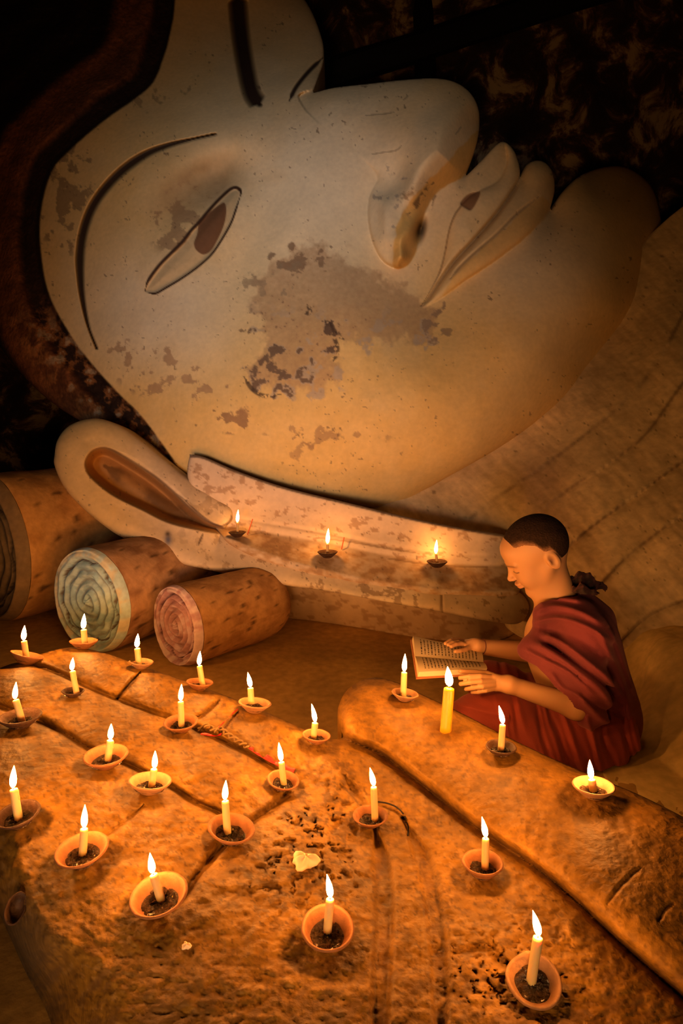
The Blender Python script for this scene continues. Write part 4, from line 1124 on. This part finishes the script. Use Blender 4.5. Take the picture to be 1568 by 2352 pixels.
monk = empty('person', tuple(A3(1290, 1750, 1.80) * np.array([1, 1, 0])))
tag(monk, 'child with shaved head in dark red robe, sitting cross-legged, bent over an open book', 'person')
def adopt_m(o): o.parent = monk; o.matrix_parent_inverse = Matrix.Translation(-monk.location); return o

lo_ = (A3(1010, 1400, 1.9)[0] - .01, 1.50, .03); hi_ = (A3(1450, 1500, 1.8)[0], 2.25, A3(1228, 1160, 1.84)[2])
Vb, Fb = surface_nets(body_sdf, lo_, hi_, .0055)
Vb, Fb = subdivide(Vb, Fb); Vb = project(Vb, body_sdf, 2)
cb = np.tile(np.array([.50, .27, .13]), (len(Vb), 1))
q = (Vb - HC) @ HM.T * 100
cb = mix(cb, (.50, .19, .13), .75 * np.exp(-((q[:, 0] - 9.6) / 1.2) ** 2 - ((q[:, 1] + 7.7) / .9) ** 2 - (q[:, 2] / 1.9) ** 2))
for s in (1, -1):
    # lash line of the lowered eyes and the eyebrow
    cb = mix(cb, (.05, .025, .015), .9 * np.exp(-((q[:, 1] + 3.05 - .10 * (q[:, 2] * s - 3) ** 2) / .17) ** 2) * (np.abs(q[:, 2] * s - 3.1) < 1.5) * (q[:, 0] > 5.5))
    cb = mix(cb, (.10, .05, .03), .75 * np.exp(-((q[:, 1] + .6) / .32) ** 2) * (np.abs(q[:, 2] * s - 3.0) < 2.0) * (q[:, 0] > 6))
    cb = mix(cb, (.22, .10, .06), .8 * np.exp(-((q[:, 0] + 1.8) / .7) ** 2 - ((q[:, 1] + 2.9) / 1.1) ** 2) * (q[:, 2] * s > 6.5))
def skin_mat():
    m, nt, b = mat_new('child_skin')
    a = nt.nodes.new('ShaderNodeVertexColor'); a.layer_name = 'Col'; nt.links.new(a.outputs[0], b.inputs['Base Color'])
    b.inputs['Roughness'].default_value = .5; b.inputs['Specular IOR Level'].default_value = .35
    b.inputs['Subsurface Weight'].default_value = .25; b.inputs['Subsurface Radius'].default_value = (.012, .004, .002); b.inputs['Subsurface Scale'].default_value = .5
    return m
M_skin = skin_mat()
adopt_m(mesh_obj('body', Vb, Fb, M_skin, None, cb))

# cropped hair: a thin cap over the skull, ending above brow and ear
def hedge(f_):
    return 2.4 + .22 * np.clip(f_, -9, 9) + .9 * np.exp(-((f_ - 3) / 2.5) ** 2) - 2.2 * smooth(.5, -1.5, f_) - 6.0 * smooth(-2.9, -5.2, f_)
def hair_sdf(p):
    d = cranium(p, .14)
    qq = (p - HC) @ HM.T * 100
    edge = hedge(qq[..., 0])
    cut = (edge - qq[..., 1]) * .01
    return np.maximum(np.maximum(d, cut), -cranium(p, -1.0))
Vh, Fh = surface_nets(hair_sdf, HC - .115, HC + .125, .0035)
M_chair = plaster('cropped_hair', .9, 220, 60, .3, .4, spec=.15)
qh = (Vh - HC) @ HM.T * 100
ch = mix(np.tile(np.array([.30, .15, .08]), (len(Vh), 1)), (.030, .015, .009), smooth(.0, 1.9, qh[:, 1] - hedge(qh[:, 0])))
adopt_m(mesh_obj('hair', Vh, Fh, M_chair, None, ch))

# ---- robe over the body
FOLD_T = [([(1222, 1406), (1270, 1392), (1330, 1404), (1390, 1436)], .010, 7), ([(1218, 1432), (1280, 1420), (1350, 1440), (1410, 1480)], .012, 7), ([(1232, 1392), (1280, 1374), (1340, 1380)], .008, 6),
          ([(1236, 1452), (1290, 1476), (1350, 1520), (1400, 1562), (1440, 1620)], .016, 8), ([(1214, 1470), (1270, 1500), (1330, 1545), (1385, 1590), (1420, 1640)], .013, 10),
          ([(1200, 1490), (1250, 1515), (1310, 1548), (1370, 1600)], .008, 6), ([(1260, 1540), (1290, 1580), (1330, 1600), (1390, 1650)], .008, 7), ([(1330, 1600), (1380, 1650), (1430, 1670)], .010, 8),
          ([(1370, 1440), (1410, 1520), (1440, 1600), (1450, 1680)], .010, 8), ([(1400, 1440), (1432, 1520), (1456, 1600)], .008, 7), ([(1345, 1640), (1360, 1680), (1400, 1710)], .007, 7)]
CUTS = [([(1240, 1470), (1290, 1500), (1340, 1535), (1390, 1575), (1420, 1610)], .010, 4), ([(1235, 1446), (1290, 1452), (1340, 1474), (1385, 1520)], .013, 14), ([(1250, 1508), (1300, 1530), (1350, 1575)], .005, 4), ([(1330, 1590), (1370, 1625), (1420, 1640)], .006, 5)]
def folds(p, tubes, cuts):
    a, b, _ = topix(p); o_ = np.zeros(a.shape)
    for L_, am, w_ in tubes:
        Q = catmull(L_, 4, False); d, _, _, pr = polydist(a, b, Q, False)
        o_ += am * np.exp(-(d / w_) ** 2) * np.clip(np.minimum(pr, 1 - pr) / .12, .1, 1)
    for L_, am, w_ in cuts:
        Q = catmull(L_, 4, False); d, _, _, pr = polydist(a, b, Q, False)
        o_ -= am * np.exp(-(d / w_) ** 2) * np.clip(np.minimum(pr, 1 - pr) / .12, .1, 1)
    return o_
def upper_sdf0(p):
    t = caps(p, A3(1296, 1412, 1.875), CHE + np.array([.015, 0, 0]), .078, .112)
    t = su(t, caps(p, SHL + np.array([.0, .01, 0]), A3(1350, 1430, 1.98), .064, .055), .05)
    t = su(t, caps(p, CHE + np.array([.03, 0, 0]), A3(1372, 1648, 1.89), .115, .120), .06)
    t = su(t, caps(p, A3(1372, 1640, 1.86), A3(1392, 1700, 1.85), .085, .045), .06)
    # drape over upper arm down to the elbow
    t = su(t, chain(p, [SHL, A3(1330, 1560, 1.725), A3(1350, 1628, 1.72)], [.062, .062, .050], .03), .03)
    t = su(t, chain(p, [A3(1250, 1455, 1.80), A3(1216, 1492, 1.775), A3(1270, 1540, 1.72)], [.034, .028, .028], .02), .05)
    t = su(t, caps(p, A3(1262, 1530, 1.735), A3(1316, 1600, 1.705), .030, .040), .04)
    t = su(t, caps(p, A3(1246, 1410, 1.80), A3(1330, 1412, 1.80), .026, .04), .03)
    t = su(t, caps(p, A3(1320, 1370, 1.88), A3(1372, 1420, 1.89), .034, .045), .03)
    return t
def upper_sdf(p):
    t = upper_sdf0(p)
    # opening at the chest: skin shows in front of a line from the chin down to the sleeve
    a, b, z = topix(p)
    t = np.maximum(t, (.0012 * (np.interp(b, [1340, 1400, 1430, 1460, 1490, 1505, 1530, 1560, 1600, 1640, 1700], [1262, 1216, 1213, 1204, 1184, 1182, 1232, 1262, 1290, 1318, 1340]) - a)))
    return t - folds(p, FOLD_T, CUTS)
def inner_sdf(p):
    return upper_sdf0(p) + .016
def upper_shell(p):
    return np.maximum(upper_sdf(p), -(body_near(p)))
NB = [None]
def body_near(p):
    # keep neck and forearm clear of the cloth: a little hollow round them
    d = caps(p, hp(-1.5, -5, 0), A3(1284, 1392, 1.858), .053, .056)
    return np.minimum(d, caps(p, A3(1300, 1612, 1.700), WRL, .034, .028))
lo_ = (A3(1170, 1500, 1.8)[0], 1.50, .02); hi_ = (A3(1490, 1500, 1.85)[0], 2.20, A3(1300, 1335, 1.86)[2])
Vu, Fu = surface_nets(upper_shell, lo_, hi_, .006)
Vu, Fu = subdivide(Vu, Fu); Vu = project(Vu, upper_shell, 2)
def cloth_mat(name, col_, sc=260):
    m, nt, b = mat_new(name); N = nt.nodes.new; L = nt.links.new
    tc = N('ShaderNodeTexCoord'); n = N('ShaderNodeTexNoise'); n.inputs['Scale'].default_value = 7; n.inputs['Detail'].default_value = 4
    L(tc.outputs['Object'], n.inputs['Vector'])
    r = N('ShaderNodeValToRGB'); e = r.color_ramp.elements
    e[0].position = .35; e[0].color = (*[v * .8 for v in col_], 1); e[1].position = .65; e[1].color = (*[v * 1.15 for v in col_], 1)
    L(n.outputs['Fac'], r.inputs[0]); L(r.outputs[0], b.inputs['Base Color'])
    n2 = N('ShaderNodeTexNoise'); n2.inputs['Scale'].default_value = sc; L(tc.outputs['Object'], n2.inputs['Vector'])
    bp = N('ShaderNodeBump'); bp.inputs['Strength'].default_value = .25; bp.inputs['Distance'].default_value = .003
    L(n2.outputs['Fac'], bp.inputs['Height']); L(bp.outputs[0], b.inputs['Normal'])
    b.inputs['Roughness'].default_value = .85; b.inputs['Sheen Weight'].default_value = .3; b.inputs['Sheen Tint'].default_value = (.8, .3, .3, 1)
    return m
M_robe = cloth_mat('maroon_cloth', (.145, .020, .030))
M_skirt = cloth_mat('red_cloth', (.23, .028, .015))
o = adopt_m(mesh_obj('robe', Vu, Fu, M_robe)); tag(o, 'maroon robe draped over the left shoulder')

def skirt_sdf(p):
    t = chain(p, [HPL + np.array([.02, 0, 0]), KNL], [.098, .070], .04)
    t = su(t, caps(p, KNL, A3(1240, 1722, 1.70), .062, .050), .03)
    t = su(t, caps(p, A3(1240, 1722, 1.70), A3(1380, 1715, 1.80), .050, .075), .05)
    t = su(t, chain(p, [HPR, KNR], [.095, .062], .04), .05)
    t = su(t, caps(p, KNR, A3(1230, 1600, 2.0), .06, .06), .04)
    t = su(t, caps(p, A3(1180, 1600, 1.90), A3(1330, 1650, 1.90), .050, .09), .05)
    a, b, _ = topix(p)
    w_ = fbm(a / 40, b / 120, 81, 2)
    u_ = (a - 1060) + .30 * (1780 - b) + 26 * w_
    t = t - .0042 * np.sin(u_ / 15 * 2) * smooth(1120, 1180, a) - .0055 * np.sin(u_ / 23) - .0018 * np.sin(u_ / 3.3) * smooth(1120, 1180, a) 
    t = t - .006 * np.exp(-((b - 1620 - (a - 1060) * .25) / 8) ** 2) * (a < 1170)
    return np.maximum(t, -(p[..., 2] - .012))
lo_ = (A3(1015, 1500, 1.75)[0], 1.48, .004); hi_ = (A3(1480, 1500, 1.85)[0], 2.32, A3(1300, 1500, 1.86)[2])
Vs, Fs = surface_nets(skirt_sdf, lo_, hi_, .006)
Vs, Fs = subdivide(Vs, Fs); Vs = project(Vs, skirt_sdf, 2)
o = adopt_m(mesh_obj('skirt', Vs, Fs, M_skirt)); tag(o, 'brighter red cloth wrapped over crossed legs')

# bunched dark cloth behind the neck
def ruff_sdf(p):
    a, b, _ = topix(p)
    t = caps(p, A3(1338, 1342, 1.86), A3(1368, 1374, 1.85), .036, .042)
    t = su(t, caps(p, A3(1336, 1366, 1.80), A3(1368, 1392, 1.79), .028, .036), .03)
    t = su(t, caps(p, A3(1376, 1376, 1.87), A3(1398, 1430, 1.87), .034, .04), .03)
    t = su(t, caps(p, A3(1322, 1350, 1.95), A3(1290, 1400, 1.97), .022, .026), .03)
    return t - .004 * np.sin((a + b) / 3.0) * np.sin((a - b) / 7.0) - .003 * np.sin((a * 1.3 - b * .4) / 5)
Vr, Fr = surface_nets(ruff_sdf, (A3(1250, 1400, 1.9)[0], 1.65, .45), (A3(1460, 1400, 1.9)[0], 2.15, .95), .005)
M_dark = cloth_mat('black_maroon_cloth', (.012, .004, .005))
o = adopt_m(mesh_obj('shoulder_cloth', Vr, Fr, M_dark)); tag(o, 'dark bunched cloth behind the neck')

# thread bracelets
def torus(c_, n, R, r, m=28, k=6):
    n = Vector(n).normalized(); a = n.orthogonal().normalized(); b = n.cross(a); v = []; q = []
    for i in range(m):
        t = 2 * math.pi * i / m; dr = a * math.cos(t) + b * math.sin(t)
        for j in range(k):
            s = 2 * math.pi * j / k; v.append(Vector(c_) + dr * (R + r * math.cos(s)) + n * r * math.sin(s))
    for i in range(m):
        for j in range(k): q.append((i * k + j, ((i + 1) % m) * k + j, ((i + 1) % m) * k + (j + 1) % k, i * k + (j + 1) % k))
    return v, q
M_thread = simple('pale_thread', (.55, .36, .2), .8)
M_thread_d = simple('dark_thread', (.12, .04, .03), .8)
for A_, B_, t_, R_, mt, lb in ((WRL, ELL_, .04, .0228, M_thread, 'pale thread tied round the wrist of the child near the candles'), (WRR, ELR, .08, .0232, M_thread_d, 'dark thread tied round the far wrist of the child')):
    c_ = A_ + (B_ - A_) * t_
    v, q_ = torus(c_, B_ - A_, R_, .0016)
    o = mesh_obj('wrist_thread', v, q_, mt); reorigin(o, c_); tag(o, lb, 'bracelet')

# ================================================================== BOOK
def build_book():
    c4 = [A3(947, 1466, 1.905), A3(1104, 1500, 1.90), A3(1117, 1541, 1.745), A3(960, 1549, 1.705)]   # far-left, far-right, near-right, near-left
    c4 = [Vector(v) for v in c4]
    org = sum(c4, Vector()) / 4
    nrm = (c4[1] - c4[0]).cross(c4[3] - c4[0]).normalized()
    nrm = nrm if nrm.z > 0 else -nrm
    def P(u, w_, h_):     # u along the page (left..right in the photo), w_ far..near
        a = c4[0].lerp(c4[1], u); b = c4[3].lerp(c4[2], u); return a.lerp(b, w_) + nrm * h_ - org
    root = empty('open_book', org)
    tag(root, 'open paper book with lines of dark text, held in both hands by the child', 'book')
    prof = lambda w_: .010 * math.sin(min(1, abs(w_ - .5) / .5) * math.pi * .62) - .002
    def block(name, w0, w1, h0, hfun, mat, grow=0):
        v = []; q_ = []; n = 14
        for k in range(n + 1):
            w_ = w0 + (w1 - w0) * k / n
            for u in (0 - grow, 1 + grow): v.append(P(u, w_, h0 + (0 if grow else 0))); v.append(P(u, w_, hfun(w_)))
        for k in range(n):
            a = k * 4; b = a + 4
            q_ += [(a + 1, a + 3, b + 3, b + 1), (a, b, b + 2, a + 2), (a, a + 1, b + 1, b), (a + 2, b + 2, b + 3, a + 3)]
        q_ += [(0, 2, 3, 1), (n * 4, n * 4 + 1, n * 4 + 3, n * 4 + 2)]
        return mesh_obj(name, v, q_, mat, root, sm=False)
    M_paper = simple('book_paper', (.66, .52, .33), .8); M_cover = simple('book_cover', (.42, .16, .07), .6); M_ink = simple('book_ink', (.09, .06, .04), .8)
    block('cover', -.03, 1.03, -.011, lambda w_: -.0075, M_cover, .02)
    block('page', 0, .498, -.0074, prof, M_paper); block('page', .502, 1, -.0074, prof, M_paper)
    # text: columns of short strokes running far to near, on both pages
    v = []; q_ = []; rr = random.Random(4)
    for i in range(17):
        u = .10 + .80 * i / 16
        for (wa, wb) in ((.07, .45), (.55, .93)):
            w_ = wa
            while w_ < wb:
                L_ = rr.uniform(.015, .06); w2 = min(wb, w_ + L_); hu = .0075 + rr.uniform(-.002, .003); o0 = len(v)
                for (uu, ww) in ((u - hu, w_), (u + hu, w_), (u + hu, w2), (u - hu, w2)): v.append(P(uu, ww, prof(ww) + .0007))
                q_.append((o0, o0 + 1, o0 + 2, o0 + 3)); w_ = w2 + rr.uniform(.008, .02)
            if rr.random() < .12: continue
    mesh_obj('text', v, q_, M_ink, root, sm=False)
build_book()

# ================================================================== SMALL THINGS ON THE HAND AND THE EAR
def on_hand(px, py, up=0):
    h_ = hand_h(px, py); p = V(px, py, float(zfloor(py, h_))); p.z += up; return p
def tube(pts_, r, k=6, rfun=None):
    v = []; q_ = []
    for i, p in enumerate(pts_):
        d = (pts_[min(i + 1, len(pts_) - 1)] - pts_[max(i - 1, 0)]).normalized(); a = d.cross(Vector((0, 0, 1)))
        a = a.normalized() if a.length > 1e-4 else Vector((1, 0, 0)); b = d.cross(a)
        rr = r * (rfun(i / (len(pts_) - 1)) if rfun else 1)
        for j in range(k):
            s = 2 * math.pi * j / k; v.append(p + a * math.cos(s) * rr + b * math.sin(s) * rr)
    for i in range(len(pts_) - 1):
        for j in range(k): q_.append((i * k + j, i * k + (j + 1) % k, (i + 1) * k + (j + 1) % k, (i + 1) * k + j))
    q_.append(tuple(range(k - 1, -1, -1))); q_.append(tuple(range((len(pts_) - 1) * k, len(pts_) * k)))
    return v, q_
M_red = simple('red_ribbon', (.75, .02, .02), .5, .4)
M_straw = simple('straw_beads', (.26, .15, .05), .7)
cord = empty('beaded_cord', on_hand(515, 1700))
tag(cord, 'twisted straw coloured cord with red ribbon ends lying across the second finger', 'cord')
def rel(v): return [p - cord.location for p in v]
P_ = catmull([(455, 1682), (475, 1672), (492, 1684), (506, 1680), (522, 1692), (540, 1704), (556, 1714), (572, 1724)], 5, False)
for ph, nm in ((0, 'strand'), (math.pi, 'strand')):
    pts_ = []
    for i, (a, b) in enumerate(P_):
        p = on_hand(a, b, .006); p += Vector((.4, .8, 0)) * .006 * math.sin(i * .9 + ph) + Vector((0, 0, 1)) * .004 * math.cos(i * .9 + ph); pts_.append(p)
    v, q_ = tube(pts_, .0022); mesh_obj(nm, rel(v), q_, M_straw, cord)
for L_, w0, w1 in (([(572, 1724), (590, 1735), (612, 1747), (634, 1758), (655, 1768), (676, 1778)], .0028, .0065), ([(500, 1680), (520, 1660), (535, 1645), (546, 1634)], .002, .003), ([(462, 1692), (490, 1696), (508, 1694)], .002, .003)):
    Q = catmull(L_, 4, False); v = []; q_ = []
    for i, (a, b) in enumerate(Q):
        t_ = i / (len(Q) - 1); w_ = w0 + (w1 - w0) * math.sin(t_ * math.pi * .8) if w1 > .005 else w0
        p = on_hand(a, b, .006); d = Vector((Q[min(i + 1, len(Q) - 1)][1] - Q[max(i - 1, 0)][1], 0, 0))
        s = Vector((.35, .9, .1)).normalized()
        for up in (0, .0015):
            v += [p - s * w_ + Vector((0, 0, up)), p + s * w_ + Vector((0, 0, up + .002 * math.sin(i)))]
    for i in range(len(Q) - 1):
        a = i * 4; b = a + 4; q_ += [(a + 2, a + 3, b + 3, b + 2), (a, b, b + 1, a + 1), (a, a + 2, b + 2, b), (a + 1, b + 1, b + 3, a + 3)]
    mesh_obj('ribbon', rel(v), q_, M_red, cord)
# pale lump of melted wax
def blob(name, c_, s, seed, mat, flat=.5):
    n, m = 26, 16; v = []; q_ = []
    for i in range(m + 1):
        ph = math.pi * i / m
        for j in range(n):
            t_ = 2 * math.pi * j / n
            k = 1 + .28 * math.sin(3 * t_ + seed) * math.sin(ph) + .16 * math.sin(5 * t_ + 2 * ph + seed) + .03 * math.sin(9 * t_ - 4 * ph)
            hole = 1 - .35 * math.exp(-((math.cos(t_) * math.sin(ph) - .1) ** 2 + (math.sin(t_) * math.sin(ph) - .2) ** 2) / .08) * (i < m / 2)
            v.append((s * k * math.sin(ph) * math.cos(t_), s * k * .75 * math.sin(ph) * math.sin(t_), s * flat * math.cos(ph) * hole * (1 + .2 * math.sin(4 * t_))))
    for i in range(m):
        for j in range(n): q_.append((i * n + j, (i + 1) * n + j, (i + 1) * n + (j + 1) % n, i * n + (j + 1) % n))
    o = mesh_obj(name, v, q_, mat); o.location = c_; return o
M_lump = simple('old_wax', (.80, .58, .38), .5, .4, sss=.3)
o = blob('wax_lump', on_hand(700, 1982, .003), .021, 1.0, M_lump); tag(o, 'pale curled lump of old wax lying alone above the bottom centre candle', 'wax')
o = blob('wax_crumb', on_hand(428, 2176, .002), .006, 2.0, M_lump, .7); tag(o, 'small white crumb of wax right of the lower left dish', 'wax')
# black thread beside the cracked dish
v, q_ = tube([on_hand(a, b, .0025) for a, b in catmull([(866, 1844), (890, 1848), (912, 1858), (928, 1876), (937, 1900), (936, 1922)], 4, False)], .0014)
o = mesh_obj('black_thread', v, q_, simple('black_thread', (.015, .01, .01), .8)); reorigin(o, on_hand(900, 1852)); tag(o, 'thin curved black thread beside the cracked dish right of centre', 'thread')
# small hollow cup lying on its side at the left edge
cupn = Vector((.35, -.62, .70)).normalized()
r_ = .017
v, q_ = lathe([(r_ * .25, -.016), (r_ * .7, -.012), (r_ * .95, -.003), (r_, .003), (r_ * .92, .004), (r_ * .78, -.003), (r_ * .5, -.010), (r_ * .05, -.012)], 28, .04, 3)
o = mesh_obj('small_cup', [(a * .85, b * 1.25, c_) for a, b, c_ in v], q_, M_darkclay); o.location = on_hand(56, 2080) + hand_n(56, 2080, 24) * .012; frame(o, cupn)
tag(o, 'small dark hollow clay cup tipped over at the lower left edge', 'cup')
# incense sticks behind the ear candles
M_inc = simple('incense', (.55, .10, .04), .7)
for (a, b, a2, b2, lb) in ((568, 1228, 580, 1192, 'thin red incense stick leaning beside the left ear ledge candle'), (784, 1262, 790, 1234, 'thin red incense stick beside the middle ear ledge candle')):
    z1 = float(zledge(np.float64(a), np.float64(b))) - .01; A_ = V(a, b, z1); B_ = V(a2, b2, z1 + .0)
    v, q_ = tube([A_, A_.lerp(B_, .5), B_], .0022); o = mesh_obj('incense_stick', v, q_, M_inc); reorigin(o, A_); tag(o, lb, 'incense')

# ================================================================== LIGHT
w = bpy.data.worlds.new('dusk'); SC.world = w; w.use_nodes = True
w.node_tree.nodes['Background'].inputs[0].default_value = (.25, .42, .6, 1)
w.node_tree.nodes['Background'].inputs[1].default_value = .05
la = bpy.data.lights.new('doorway_daylight', 'AREA'); la.shape = 'RECTANGLE'; la.size = 1.3; la.size_y = 2.0
la.energy = 3.3; la.color = (.90, .88, .92); la.spread = math.radians(19)
lo = bpy.data.objects.new('doorway_daylight', la); COL.objects.link(lo)
lo.location = (-.95, -3.9, 1.25)
dv = V(640, 640, 3.1) - lo.location
lo.rotation_euler = dv.to_track_quat('-Z', 'Y').to_euler()

lb = bpy.data.lights.new('warm_face_fill', 'AREA'); lb.shape = 'DISK'; lb.size = .35  # added warm fill for the face, no real lamp stands there
lb.energy = 5.4; lb.color = (1.0, .50, .16); lb.spread = math.radians(75)
lq = bpy.data.objects.new('warm_face_fill', lb); COL.objects.link(lq)
lq.location = (-.25, -.7, .5)
dv = V(780, 900, 3.0) - lq.location
lq.rotation_euler = dv.to_track_quat('-Z', 'Y').to_euler()

SC.view_settings.view_transform = 'Standard'; SC.view_settings.look = 'None'
SC.view_settings.gamma = 1; SC.view_settings.use_curve_mapping = False
SC.view_settings.exposure = 0.0
SC.cycles.use_denoising = True
SC.cycles.sample_clamp_indirect = 4
SC.cycles.max_bounces = 4
SC.cycles.diffuse_bounces = 3
